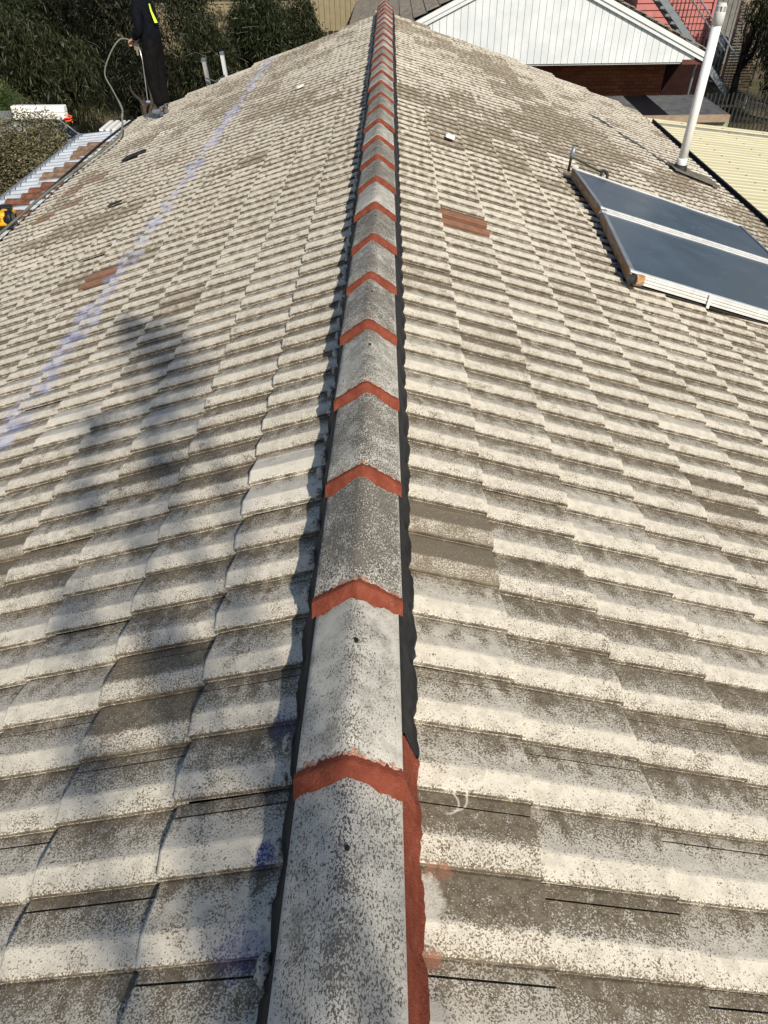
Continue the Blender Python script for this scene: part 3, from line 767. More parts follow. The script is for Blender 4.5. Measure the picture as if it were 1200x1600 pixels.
    for sx in (-1, 1):
        fb = MB(); fb.tube([hc+Vector((sx*.03, .078, .02)), hc+Vector((sx*.03, .090, .02))], [.011, .006], 8); child(fb, 'eye', MKB, root, True)
        fb = MB(); fb.tube([hc+Vector((sx*.074, -.01, .0)), hc+Vector((sx*.088, -.015, .005))], [.026, .02], 8); child(fb, 'ear', skin, root, True)
    fb = MB(); fb.tube([hc+Vector((-.022, .082, -.045)), hc+Vector((0, .092, -.045)), hc+Vector((.022, .082, -.045))], .005, 6); child(fb, 'mouth', plain('lip', (.35, .12, .10)), root, True)
    return root
MSK = plain('skin', (.50, .30, .21), .55, var=.06); MNAVY = plain('black_navy_jumper', (.005, .006, .010), .9, var=.3, scale=15, bump=.004)
MPANT = plain('black_trousers', (.007, .0065, .007), .9, var=.3, scale=15, bump=.004); MBOOT = plain('grey_boots', (.13, .15, .17), .8, var=.2, scale=20)
MHAIR = plain('dark_hair', (.02, .015, .01), .8)
J1 = dict(pelvis=(0, -.02, .93), waist=(0, -.02, 1.08), chest=(0, .03, 1.32), neckb=(0, .04, 1.47), neckt=(0, .07, 1.53), headc=(0, .12, 1.62), headt=(0, .11, 1.72),
          shL=(-.17, .03, 1.40), elL=(-.22, -.0, 1.13), wrL=(-.14, .20, 1.02), shR=(.17, .03, 1.40), elR=(.20, .06, 1.14), wrR=(.08, .24, 1.00),
          hiL=(-.09, -.02, .88), knL=(-.09, .03, .49), anL=(-.08, -.02, .08), hiR=(.09, -.02, .88), knR=(.10, .04, .50), anR=(.11, .02, .08), toL=(-.10, .15, .035), toR=(.14, .19, .035))
px, py = -3.56, 12.62
person((px, py, roofz(px)+.0), math.radians(72), J1, 'person in black clothing standing at the far left eave holding a spray lance', MNAVY, MPANT, MSK, MBOOT, MHAIR)
# hi-vis flash on the jumper is part of it: placed on the right side of the back as seen
pr = [o for o in bpy.data.objects if o.name == 'person'][0]
rot = Matrix.Rotation(math.radians(72), 4, 'Z')
def onp(x, y, z): return rot.inverted() @ Vector((x, y, z))
b = MB(); pts = [(.125, -.115, 1.45), (.135, -.12, 1.36), (.175, -.115, 1.22)]
wd = [.004, .008, .018]; v = []
for (x, y, z), q in zip(pts, wd): v += [onp(x-q, y-.012, z), onp(x+q, y+.004, z), onp(x+q, y+.03, z), onp(x-q, y+.02, z)]
b.add(v, [(0, 1, 5, 4), (4, 5, 9, 8), (1, 2, 6, 5), (5, 6, 10, 9), (3, 0, 4, 7), (7, 4, 8, 11), (8, 9, 10, 11), (0, 3, 2, 1)])
child(b, 'hi_vis_flash', plain('hi_vis_yellow', (.62, .85, .05), .6, var=.05), pr)
# spray lance hanging from the hand
lz = roofz(px)
lt = Vector((-3.78, 12.6, -.47)); 
sg = empty('spray_gun', 'thin silver spray lance with brass coloured gun held by the person', 'spray lance', tuple(lt))
b = MB(); b.tube([(.04, -.0, -.03), (.05, .0, -.20), (.0, .0, -.74)], .0085, 7); child(b, 'lance', MALU, sg, True)
b = MB(); b.tube([(-.03, 0, -.755), (.035, 0, -.755)], .02, 8); child(b, 'nozzle', plain('nozzle_blue_grey', (.22, .26, .34), .5), sg, True)
b = MB(); b.box(-.035, .045, -.02, .02, -.06, .02); b.box(-.015, .01, -.018, .018, -.13, -.06); child(b, 'gun_body', plain('brass', (.38, .34, .25), .4, .6), sg, bv=.006)

# ------------------------------------------------------------------ neighbour house with the white gable
NX, NZ = 3.34, .11
NT = .4335                                   # slope of its roof
nh = empty('white_gable_house', 'neighbouring brick house with a white boarded gable and grey tiled roof', 'house', (NX, 24, GROUND))
ninv = Matrix.Translation((-NX, -24, -GROUND))
def nadd(o): o.parent = nh; o.matrix_parent_inverse = ninv; return o
def nzr(x): return NZ-abs(x-NX)*NT
MBD = NM('white_board', .35, .4)
bn = MBD.noise(1.8, 3, .6)
MBD.color(MBD.mix(MBD.sm(bn, .35, .7), (.60, .64, .67), (.70, .74, .77))); MBD.bump(MBD.noise(3.5, 3, .6, vec=MBD.vmul(MBD.pos(), (1, 1, .6))), .03, .35)
MBD = MBD.m
x = -.74; k = 0
while x < 7.44:                              # gable boards, one mesh each
    w_ = .165; x1 = min(x+w_-.008, 7.44)
    zt0, zt1 = nzr(x)-.10, nzr(x1)-.10
    v = [(x, 20, -1.98), (x1, 20, -1.98), (x1, 20, zt1), (x, 20, zt0), (x, 20.03, -1.98), (x1, 20.03, -1.98), (x1, 20.03, zt1), (x, 20.03, zt0)]
    fc = [(0, 1, 2, 3), (7, 6, 5, 4), (1, 5, 6, 2), (4, 0, 3, 7), (3, 2, 6, 7), (0, 4, 5, 1)]
    if x < NX < x1:
        v += [(NX, 20, NZ-.10), (NX, 20.03, NZ-.10)]; fc = [(0, 1, 2, 8, 3), (7, 9, 6, 5, 4), (1, 5, 6, 2), (4, 0, 3, 7), (3, 8, 9, 7), (8, 2, 6, 9), (0, 4, 5, 1)]
    nadd(link('gable_board', v, fc, MBD)); x += w_; k += 1
b = MB(); b.add([(-.78, 20.035, -1.99), (7.46, 20.035, -1.99), (NX, 20.035, NZ-.1), (-.78, 20.06, -1.99), (7.46, 20.06, -1.99), (NX, 20.06, NZ-.1)], [(0, 1, 2), (5, 4, 3), (0, 3, 4, 1), (1, 4, 5, 2), (2, 5, 3, 0)])
nadd(b.obj('gable_backing', MDARKMETAL))
for s in (-1, 1):                            # barge board in two steps
    e = NX+s*4.48
    for (o1, o2, y0, y1, nm) in ((-.02, -.125, 19.90, 19.94, 'barge_board'), (-.128, -.215, 19.93, 19.985, 'barge_trim')):
        v = [(NX, y0, NZ+o1), (e, y0, nzr(e)+o1), (e, y0, nzr(e)+o2), (NX, y0, NZ+o2), (NX, y1, NZ+o1), (e, y1, nzr(e)+o1), (e, y1, nzr(e)+o2), (NX, y1, NZ+o2)]
        nadd(link(nm, v, [(0, 1, 2, 3), (7, 6, 5, 4), (0, 4, 5, 1), (3, 2, 6, 7), (1, 5, 6, 2), (0, 3, 7, 4)], MWHITE if nm == 'barge_board' else MBD))
# roof tiles of the neighbour: stepped courses
MNT = NM('grey_old_tile', .9, .2)
a_ = MNT.noise(7, 4, .7); MNT.color(MNT.mix(MNT.sm(a_, .35, .65), (.17, .15, .125), (.27, .245, .205))); MNT = MNT.m
v = []; f = []
for s in (-1, 1):
    for c in range(15):
        x0, x1 = c*.30, (c+1)*.30+.02
        y = 19.93-(.17 if c % 2 else .0)*.0
        k = 0; y = 19.93+(.16 if c % 2 else 0)
        if c % 2:
            ylist = [(19.93, .158)]
        else: ylist = []
        while y < 33: ylist.append((y, .315)); y += .32
        for yy_, L in ylist:
            b0 = len(v)
            j = random.gauss(0, .004)
            for (xx, dz) in ((x0, .0), (x1, .028), (x1, .006)):
                for py_, pz in ((0, .004), (.3, .022), (.5, .004), (.8, .022), (1, .004)):
                    v.append((NX+s*xx, yy_+py_*L, NZ-xx*NT+.02+dz+pz+j))
            for r in range(2):
                for q in range(4):
                    z_ = (b0+r*5+q, b0+(r+1)*5+q, b0+(r+1)*5+q+1, b0+r*5+q+1); f.append(z_ if s > 0 else z_[::-1])
nadd(link('roof_tiles', v, f, MNT, kind='stuff'))
b = MB()
for s in (-1, 1):
    b.add([(NX, 19.94, NZ-.01), (NX+s*4.45, 19.94, nzr(NX+s*4.45)-.01), (NX+s*4.45, 33, nzr(NX+s*4.45)-.01), (NX, 33, NZ-.01)], [(0, 1, 2, 3)])
nadd(b.obj('roof_deck', MDARKMETAL))
b = MB(); b.box(-.5, 7.15, 21.12, 32.5, GROUND, -2.2)
for s in (-1, 1): pass
nadd(b.obj('house_wall_core', plain('mortar_dark', (.13, .08, .06), .9)))
# brick skin of the front wall
v = []; bm_ = MB(); z = -4.14; r = 0
while z < -2.06:
    x = -.5-(.12 if r % 2 else 0)
    while x < 7.12:
        j = random.uniform(-.003, .003); bm_.box(max(x, -.5), min(x+.228, 7.15), 21.10+j, 21.12, z, z+.073); x += .238
    z += .083; r += 1
MBR = NM('red_brick', .9, .15); MBR.color(MBR.mix(MBR.island(), (.16, .060, .032), (.25, .095, .048)))
nadd(bm_.obj('bricks', MBR.m, kind='stuff'))
b = MB(); b.box(-.9, 7.5, 20.04, 21.12, -2.02, -1.99); nadd(b.obj('soffit', MWHITE))
for xs, xe in ((-1.14, -.5), (7.15, 7.82)):
    b = MB(); b.box(xs, xe, 19.99, 32.6, -2.03, -1.93); nadd(b.obj('eave_soffit', plain('eave_brown', (.12, .05, .04), .7)))
b = MB(); b.tube([(7.62, 20.25, -1.98), (7.62, 20.35, -2.2), (7.60, 20.45, -4.0)], .035, 8); nadd(b.obj('downpipe', MGREYM, smooth=True))
b = MB(); b.box(7.3, 8.5, 21.6, 21.7, GROUND, -2.3); nadd(b.obj('side_porch_wall', plain('dark_red_wall', (.022, .009, .008), .8)))

# ------------------------------------------------------------------ shed with flat roof in front of it
sh = empty('garden_shed', 'low cream shed with a grey flat roof and dark strip beneath the brick wall', 'shed', (6.2, 18.6, GROUND))
sinv = Matrix.Translation((-6.2, -18.6, -GROUND))
def sadd(o): o.parent = sh; o.matrix_parent_inverse = sinv; return o
ZS = -2.62
MSHR = plain('weathered_grey_sheet', (.42, .41, .38), .8, var=.2, scale=5); MSHD = plain('dark_translucent_sheet', (.035, .028, .032), .5, var=.2)
def xr(yq): return 7.56+.0*(yq)
xx = 4.2
while xx < 7.6:
    dark = 5.55 < xx < 6.15
    y0_ = 17.66
    v = []; f = []; n = 9
    for q in range(n):
        hh = .024*math.cos(q*math.pi); v += [(xx+q*.19/(n-1), y0_, ZS-.02+hh), (xx+q*.19/(n-1), 19.62, ZS+hh)]
    for q in range(n-1): f.append((2*q, 2*q+2, 2*q+3, 2*q+1))
    sadd(link('roof_sheet', v, f, MSHD if dark else MSHR)); xx += .192
b = MB(); b.box(4.2, 7.64, 17.56, 17.64, ZS-.13, ZS+.01); sadd(b.obj('front_fascia', plain('tan_fascia', (.33, .25, .18), .7, var=.15)))
b = MB(); b.box(7.60, 7.66, 17.64, 19.62, ZS-.13, ZS+.0); sadd(b.obj('side_fascia', plain('brown_fascia', (.16, .12, .09), .7)))
MCRW = plain('cream_green_steel', (.36, .37, .26), .6, var=.08)
xx = 4.3
while xx < 7.52:
    b = MB(); b.box(xx, xx+.205, 17.68, 17.70, GROUND, ZS-.14); b.box(xx+.205, xx+.225, 17.67, 17.72, GROUND, ZS-.14); sadd(b.obj('wall_panel', MCRW)); xx += .226
b = MB(); b.box(7.50, 7.53, 17.73, 19.6, GROUND, ZS-.14); b.box(4.3, 7.5, 19.55, 19.58, GROUND, ZS-.14); sadd(b.obj('side_wall', MCRW))

# ------------------------------------------------------------------ cream patio roof on the right
pr_ = empty('patio_roof', 'pale yellow ribbed metal patio roof beyond the right eave', 'patio roof', (6.5, 10, GROUND))
pinv = Matrix.Translation((-6.5, -10, -GROUND))
def padd(o): o.parent = pr_; o.matrix_parent_inverse = pinv; return o
MCR = NM('cream_steel', .5, .4)
MCR.color(MCR.mix(MCR.sm(MCR.noise(3, 3, .6, vec=MCR.vmul(MCR.pos(), (.4, 5, 1))), .3, .7), (.60, .55, .36), (.70, .655, .45))); MCR = MCR.m
def yz(x): return -2.32-.115*(x-5.4)
yy = 4.6; scr = MB()
while yy < 15.35:
    o = sheet('roof_sheet', 4.72, 8.6, yy, yy+.76, yz(4.72), yz(8.6), .19, .010, MCR); padd(o)
    for q in (0, 2):
        for xs in np.arange(5.1, 8.6, .85):
            y_ = yy+q*.19+.148; scr.box(xs-.012, xs+.012, y_-.012, y_+.012, yz(xs)+.010, yz(xs)+.022)
    yy += .762
padd(scr.obj('roof_screws', plain('screw_rust', (.25, .20, .12), .7), kind='stuff'))
b = MB(); v = [(4.72, 15.46, yz(4.72)+.03), (8.6, 15.46, yz(8.6)+.03), (8.6, 15.56, yz(8.6)+.03), (4.72, 15.56, yz(4.72)+.03), (4.72, 15.46, yz(4.72)-.1), (8.6, 15.46, yz(8.6)-.1), (8.6, 15.56, yz(8.6)-.1), (4.72, 15.56, yz(4.72)-.1)]
b.add(v, [(0, 1, 2, 3), (7, 6, 5, 4), (0, 4, 5, 1), (1, 5, 6, 2), (2, 6, 7, 3), (3, 7, 4, 0)]); padd(b.obj('edge_gutter', plain('grey_gutter', (.24, .24, .21), .6)))
for y_ in (5, 10, 15.2):
    b = MB(); b.box(8.45, 8.53, y_, y_+.08, GROUND, yz(8.5)-.02); padd(b.obj('post', MWHITE))

# ------------------------------------------------------------------ pink building, stair, tank, screens on the right
pk = empty('pink_building', 'two storey building clad in pink red weatherboard behind the white gable house', 'building', (9.2, 27, GROUND))
kinv = Matrix.Translation((-9.2, -27, -GROUND))
MPK = plain('pink_weatherboard', (.42, .14, .13), .6, var=.1); MPK2 = plain('pink_trim', (.45, .17, .16), .6)
z = GROUND
while z < 1.2:
    b = MB(); v = [(7.7, 26.62, z), (10.05, 26.62, z), (10.05, 26.66, z+.175), (7.7, 26.66, z+.175), (7.7, 26.7, z), (10.05, 26.7, z), (10.05, 26.7, z+.175), (7.7, 26.7, z+.175)]
    b.add(v, [(0, 1, 2, 3), (7, 6, 5, 4), (0, 4, 5, 1), (1, 5, 6, 2), (2, 6, 7, 3), (3, 7, 4, 0)])
    o = b.obj('weatherboard', MPK); o.parent = pk; o.matrix_parent_inverse = kinv; z += .178
b = MB(); b.box(7.7, 10.05, 26.7, 29.5, GROUND, 1.2); o = b.obj('wall', MPK2); o.parent = pk; o.matrix_parent_inverse = kinv
b = MB(); b.box(10.05, 10.12, 26.58, 26.72, GROUND, 1.2); o = b.obj('corner_board', MPK2); o.parent = pk; o.matrix_parent_inverse = kinv
MST = plain('blue_grey_steel', (.20, .235, .26), .55, .2, var=.12)
stt = empty('outdoor_stair', 'blue grey steel stair with balusters running down beside the pink building', 'staircase', (8.8, 24, GROUND))
tinv = Matrix.Translation((-8.8, -24, -GROUND))
def tadd(o): o.parent = stt; o.matrix_parent_inverse = tinv; return o
A, B_ = Vector((7.35, 24, -.85)), Vector((10.1, 24, -3.45))
for dy in (0, .95):
    b = MB(); dd = Vector((0, 0, .11)); v = []
    for p in (A, B_):
        for yq in (0, .05):
            v += [p+Vector((0, dy+yq, .11)), p+Vector((0, dy+yq, -.11))]
    b.add(v, [(0, 1, 3, 2), (4, 6, 7, 5), (0, 4, 5, 1), (2, 3, 7, 6), (0, 2, 6, 4), (1, 5, 7, 3)]); tadd(b.obj('stringer', MST))
    b = MB(); b.tube([A+Vector((0, dy, .95)), B_+Vector((0, dy, .95))], .022, 6); tadd(b.obj('handrail', MST))
    for k in range(25):
        p = A.lerp(B_, k/24); b = MB(); b.tube([p+Vector((0, dy, .1)), p+Vector((0, dy, .95))], .009, 5); tadd(b.obj('baluster', MDARKMETAL))
for k in range(14):
    p = A.lerp(B_, (k+.5)/14); b = MB(); b.box(p.x-.14, p.x+.14, 24.055, 24.945, p.z+.02, p.z+.055); tadd(b.obj('tread', MDARKMETAL))
wt = MB(); wt.tube([(0, 0, 0), (0, 0, 1.0), (0, 0, 1.05)], [.33, .33, .28], 20)
for k in range(8): wt.tube([(0, 0, .08+k*.12), (0, 0, .11+k*.12)], .342, 20)
o = wt.obj('water_tank', plain('dark_blue_plastic', (.045, .06, .085), .5), smooth=False); o.location = (9.95, 25.4, GROUND+.9); tag(o, 'dark blue ribbed water tank standing beside the pink wall', 'water tank')
st_ = MB(); st_.box(-.4, .4, -.4, .4, 0, .9); o = st_.obj('tank_plinth', plain('concrete', (.2, .2, .19), .9)); o.location = (9.95, 25.4, GROUND); tag(o, 'square concrete plinth under the blue water tank', 'plinth')
sc_ = empty('slat_screen', 'tan horizontal timber slat screen behind the hanging leaves at the right', 'screen', (11.2, 25.5, GROUND))
MSL = plain('pale_timber', (.40, .31, .22), .8, var=.25, scale=6)
for k in range(34):
    b = MB(); b.box(-.75, .25, 0, .025, .55+k*.075, .55+k*.075+.048); child(b, 'slat', MSL, sc_)
for xq in (-.75, .2):
    b = MB(); b.box(xq, xq+.06, .03, .09, 0, 3.15); child(b, 'post', MGREYM, sc_)
fn = empty('picket_fence', 'dark grey steel picket fence behind the shed and patio roof', 'fence', (9.5, 19.9, GROUND))
for k in range(46):
    b = MB(); b.box(-2.1+k*.105, -2.1+k*.105+.035, 0, .02, 0, 1.5+.02*(k % 2)); child(b, 'picket', plain('picket_grey', (.028, .029, .029), .6) if k == 0 else bpy.data.materials['picket_grey'], fn)
for zq in (.3, 1.2):
    b = MB(); b.box(-2.1, 2.75, .022, .05, zq, zq+.05); child(b, 'rail', MDARKMETAL, fn)

# ------------------------------------------------------------------ fences behind the left trees
MFT = plain('tan_fence_steel', (.27, .23, .145), .6, var=.08)
def ribfence(name, x0, x1, y, z1, label, mat, rot=0):
    r = empty(name, label, 'fence', (x0, y, GROUND), rotz=rot)
    L = x1-x0; x = 0
    while x < L-.01:
        w_ = min(.78, L-x); v = []; f = []; q = 0; pts = []
        while q < w_-.001:
            for fr_, d_ in ((0, 0), (.4, 0), (.5, .028), (.9, .028)): 
                if q+fr_*.195 < w_: pts.append((x+q+fr_*.195, d_))
            q += .195
        pts.append((x+w_, 0))
        for a_x, d_ in pts: v += [(a_x, -d_, .05), (a_x, -d_, z1)]
        for i in range(len(pts)-1): f.append((2*i, 2*i+2, 2*i+3, 2*i+1))
        o = link('fence_panel', v, f, mat, r); so_ = o.modifiers.new('solid', 'SOLIDIFY'); so_.thickness = .004
        x += .78
    b = MB(); b.box(0, L, -.04, .04, z1, z1+.05); child(b, 'top_rail', mat, r)
    b = MB(); b.box(0, L, -.04, .04, 0, .05); child(b, 'bottom_rail', mat, r)
    x = 0
    while x <= L: b = MB(); b.box(x-.02, x+.04, .03, .07, 0, z1); child(b, 'post', mat, r); x += 2.34
    return r
ribfence('steel_fence', -16, -2.9, 30.0, 2.5, 'tall tan ribbed steel fence behind the left gum trees', MFT)
ribfence('steel_fence', -2.85, 1.2, 31.5, 2.55, 'tan ribbed steel fence section in sun at the corner of the grey tiled roof', MFT)
ribfence('boundary_fence', 8, 22, 33.0, 2.2, 'grey ribbed steel fence far behind the pink building', plain('grey_fence_steel', (.17, .17, .16), .6))
# dark timber box below right part
wb = empty('dark_gate', 'dark brown slatted gate in front of the tan fence beside the grey roof', 'gate', (-2.1, 29.3, GROUND))
for k in range(9): b = MB(); b.box(k*.2, k*.2+.17, 0, .03, .1, 1.75); child(b, 'board', plain('dark_brown_wood', (.035, .025, .02), .8) if k == 0 else bpy.data.materials['dark_brown_wood'], wb)
for zq in (.3, 1.4): b = MB(); b.box(0, 1.77, .032, .07, zq, zq+.08); child(b, 'rail', bpy.data.materials['dark_brown_wood'], wb)

# ------------------------------------------------------------------ awning strip, vehicle on the left
aw = empty('ribbed_awning', 'small awning of white ribbed sheets below the person at the far left eave', 'awning', (-6.3, 19, GROUND))
for k in range(9):
    b = MB(); b.box(-.62+k*.155, -.62+k*.155+.085, -.45, .42, 1.16, 1.20); child(b, 'roof_rib', MW2, aw)
b = MB(); b.box(-.64, .78, -.45, .42, 1.135, 1.158); child(b, 'roof_sheet', plain('awning_grey', (.15, .16, .17), .6), aw)
for x_, y_ in ((-.6, -.4), (.7, -.4), (-.6, .35), (.7, .35)): b = MB(); b.box(x_, x_+.05, y_, y_+.05, 0, 1.134); child(b, 'post', MGREYM, aw)

def van():
    r = empty('work_van', 'grey work van parked beyond the carport with white lengths on its roof rack', 'van', (-8.75, 18.2, GROUND), rotz=math.radians(-8))
    paint = NM('silver_grey_paint', .28, .5, .25); paint.color(paint.mix(paint.sm(paint.noise(3), .3, .7), (.30, .32, .33), (.37, .39, .40))); paint = paint.m
    gl = plain('dark_window', (.012, .014, .017), .08, var=.1, spec=.8)
    # side profile along +X (nose at +X)
    pf = [(-2.2, .35), (-2.25, 1.0), (-2.15, 1.42), (-1.7, 1.50), (.35, 1.52), (.62, 1.46), (1.15, 1.02), (1.95, .90), (2.2, .72), (2.25, .35)]
    n = len(pf); v = []; f = []
    for y, sh in ((-.82, 0), (-.78, 1), (.78, 1), (.82, 0)):
        for x, z in pf: v.append((x, y*(1 if z < 1.1 else .90), z-(0.0 if not sh else -.02)))
    for s in range(3):
        for i in range(n-1): f.append((s*n+i, s*n+i+1, (s+1)*n+i+1, (s+1)*n+i))
    f.append(tuple(range(n))[::-1]); f.append(tuple(3*n+i for i in range(n))); f.append((0, n, 2*n, 3*n, 4*n-1, 3*n-1, 2*n-1, n-1))
    o = link('body', v, f, paint, r); bevel(o, .03)
    b = MB(); b.add([(.66, -.62, 1.47), (1.14, -.68, 1.07), (1.14, .68, 1.07), (.66, .62, 1.47), (.64, -.62, 1.44), (1.12, -.68, 1.04), (1.12, .68, 1.04), (.64, .62, 1.44)], [(0, 1, 2, 3), (7, 6, 5, 4), (0, 4, 5, 1), (2, 6, 7, 3), (1, 5, 6, 2), (0, 3, 7, 4)])
    child(b, 'windscreen', gl, r)
    for s in (-1, 1):
        for x0, x1 in ((-1.9, -1.1), (-1.0, -.1), (0., .85)):
            b = MB(); b.box(x0, x1, s*.735-.02, s*.735+.03, 1.08, 1.38); child(b, 'side_window', gl, r, bv=.01)
        for x in (-1.45, 1.45):
            b = MB(); b.tube([(x, s*.66, .32), (x, s*.84, .32)], .32, 20); w_ = child(b, 'wheel', MKB, r)
            b = MB(); b.tube([(x, s*.83, .32), (x, s*.86, .32)], .18, 12); child(b, 'rim', MALU, w_)
        b = MB(); b.box(2.16, 2.25, s*.6-.15, s*.6+.15, .62, .76); child(b, 'headlight', MALU, r, bv=.01)
        b = MB(); b.box(.95, 1.1, s*.84-.1, s*.84+.1, 1.05, 1.2); child(b, 'mirror', MKB, r, bv=.02)
    for x in (-1.2, .2): b = MB(); b.box(x, x+.05, -.72, .72, 1.53, 1.58); child(b, 'rack_bar', MKB, r)
    for k in range(2):
        o = MB().box(-.62, .6, -.09, .09, 0, .13).obj('white_box_section', MW2); bevel(o, .015)
        o.location = (-7.9, 17.85+.02*k, GROUND+1.59+.135*k); o.rotation_euler = (0, 0, math.radians(-2))
        tag(o, ['long white box section strapped on the van roof, the lower of two', 'long white box section strapped on the van roof, the upper of two'][k], 'box section', 'white lengths on the van roof')
    # orange strap coil
    b = MB(); pts = [(.0+.10*math.cos(t*1.3)+random.uniform(-.03, .03), .07*math.sin(t*1.3)+random.uniform(-.03, .03), .02+t*.012) for t in range(14)]
    b.tube(spline(pts, 4), .016, 6); o = b.obj('orange_strap', plain('orange_red', (.85, .09, .04), .6, var=.1), smooth=True); o.location = (-7.28, 17.8, GROUND+1.50); tag(o, 'tangled orange red strap at the end of the white sections', 'strap')
van()

# ------------------------------------------------------------------ vegetation
def leaf_mat(name, a, b_, c_):
    M = NM(name, .55, .35); r = M.island()
    M.color(M.ramp(r, [(0, a), (.55, b_), (1, c_)]))
    tr = M.n('ShaderNodeBsdfTranslucent'); M.put(tr.inputs[0], b_); mx = M.n('ShaderNodeMixShader'); mx.inputs[0].default_value = .10
    M.t.links.new(M.b.outputs[0], mx.inputs[1]); M.t.links.new(tr.outputs[0], mx.inputs[2]); M.t.links.new(mx.outputs[0], M.t.nodes['Material Output'].inputs[0]); return M.m
MLG = leaf_mat('gum_leaf', (.006, .009, .002), (.015, .021, .005), (.058, .062, .022))
MLG2 = leaf_mat('green_leaf', (.005, .010, .002), (.012, .021, .005), (.045, .060, .018))
MLD = leaf_mat('dark_leaf', (.003, .005, .0015), (.006, .009, .002), (.024, .028, .010))
MLO = leaf_mat('olive_leaf', (.07, .068, .034), (.15, .14, .075), (.27, .24, .14))
MBARK = plain('grey_bark', (.06, .048, .038), .9, var=.35, scale=9)
def leaves(clumps, n, L, wd, droop=.8, shell=.55):
    """clumps: list of (centre, (rx,ry,rz)); n leaves as narrow bent blades"""
    C = np.array([c for c, r in clumps]); R = np.array([r for c, r in clumps]); vol = (R[:, 0]*R[:, 1]*R[:, 2])**.67
    idx = rng.choice(len(C), n, p=vol/vol.sum())
    d = rng.normal(size=(n, 3)); d /= np.linalg.norm(d, axis=1)[:, None]
    rad = shell+(1-shell)*rng.random(n)**.7; rad *= np.where(rng.random(n) < .12, 1.18, 1.)
    P_ = C[idx]+d*R[idx]*rad[:, None]
    az = rng.random(n)*2*np.pi; el = -droop+rng.normal(0, .45, n)
    D = np.c_[np.cos(az)*np.cos(el), np.sin(az)*np.cos(el), np.sin(el)]
    Sd = np.cross(D, rng.normal(size=(n, 3))); Sd /= np.linalg.norm(Sd, axis=1)[:, None]+1e-9
    Ls = L*rng.uniform(.6, 1.25, n)[:, None]; Ws = wd*rng.uniform(.6, 1.2, n)[:, None]
    bend = np.cross(D, Sd)*Ls*.12
    a = P_; b = P_+D*Ls*.45+Sd*Ws*.5+bend; c = P_+D*Ls; e = P_+D*Ls*.45-Sd*Ws*.5+bend
    V = np.stack([a, b, c, e], 1).reshape(-1, 3); F = np.arange(4*n).reshape(-1, 4)
    return V, F
def fast(name, V, F, mat, par=None, kind=None):
    me = bpy.data.meshes.new(name); n = len(V); m_ = len(F)
    me.vertices.add(n); me.vertices.foreach_set('co', V.astype(np.float32).ravel())
    me.loops.add(m_*4); me.loops.foreach_set('vertex_index', F.astype(np.int32).ravel())
    me.polygons.add(m_); me.polygons.foreach_set('loop_start', np.arange(0, m_*4, 4, dtype=np.int32)); me.polygons.foreach_set('loop_total', np.full(m_, 4, dtype=np.int32))
    me.materials.append(mat); me.update(); me.validate()
    o = bpy.data.objects.new(name, me); COL.objects.link(o)
    if par: o.parent = par
    if kind: o['kind'] = kind
    return o
def branchy(base, tips, r0, par, nm='trunk', fork=None):
    b = MB(); base = Vector(base)
    fork = base+Vector((0, 0, (max(t[2] for t in tips)-base.z)*.35)) if fork is None else Vector(fork); b.tube([base, base.lerp(fork, .5)+Vector((.05, .03, 0)), fork], [r0, r0*.85, r0*.7], 9)
    child(b, nm, MBARK, par, True)
    for t in tips:
        t = Vector(t); m1 = fork.lerp(t, .4)+Vector((random.uniform(-.25, .25), random.uniform(-.25, .25), random.uniform(0, .3))); m2 = fork.lerp(t, .75)+Vector((random.uniform(-.2, .2), random.uniform(-.2, .2), random.uniform(-.1, .2)))
        b = MB(); b.tube(spline([fork, m1, m2, t], 4), list(np.linspace(r0*(.5 if r0 != .12 else .14), .008, 13)), 6); child(b, 'branch', MBARK, par, True)
def tree(name, label, base, clumps, n, mat, L=.16, wd=.032, droop=.8, r0=.14, shell=.5, cat='tree', group=None, twigs=0, fork=None):
    r = empty(name, label, cat, base, group)
    bl = Vector(base); cl = [(tuple(Vector(c)-bl), rr) for c, rr in clumps]
    V, F = leaves(cl, n, L, wd, droop, shell)
    fast('crown', V, F, mat, r)
    branchy((0, 0, 0), [tuple(Vector(c)+Vector((0, 0, .1))) for c, rr in cl[:7]], r0, r, fork=fork)
    if twigs:
        b = MB()
        for _ in range(twigs):
            c, rr = random.choice(cl); c = Vector(c)+Vector((random.uniform(-1, 1)*rr[0], -rr[1]*.9, random.uniform(-.8, .9)*rr[2]))
            d = Vector((random.uniform(-1, 1), random.uniform(-.3, .1), random.uniform(-.25, .6)))*.5
            b.tube(spline([c, c+d*.5+Vector((0, 0, .06)), c+d+Vector((random.uniform(-.1, .1), 0, random.uniform(-.1, .15)))], 3), list(np.linspace(.008, .003, 7)), 5)
        tw_ = child(b, 'twigs', plain('pale_twig', (.13, .115, .10), .9) if 'pale_twig' not in bpy.data.materials else bpy.data.materials['pale_twig'], r); tw_['kind'] = 'stuff'
    return r
def cl(cx, cy, cz, rx, ry, rz, k=9, sz=.5):
    out = []
    for _ in range(k):
        a = rng.normal(size=3); a /= np.linalg.norm(a); q = rng.random()**.4*.75
        s = rng.uniform(.7, 1.25)*sz
        out.append(((cx+a[0]*rx*q, cy+a[1]*ry*q, cz+a[2]*rz*q), (rx*s, ry*s, rz*s)))
    return out
G_ = 'gum trees along the left'
tree('gum_tree', 'dark gum tree at the top left corner behind the van', (-11.2, 22.5, GROUND), cl(-10.8, 22.3, -1.2, 1.7, 1.3, 1.5, 12), 12000, MLG2, .19, .032, group=G_)
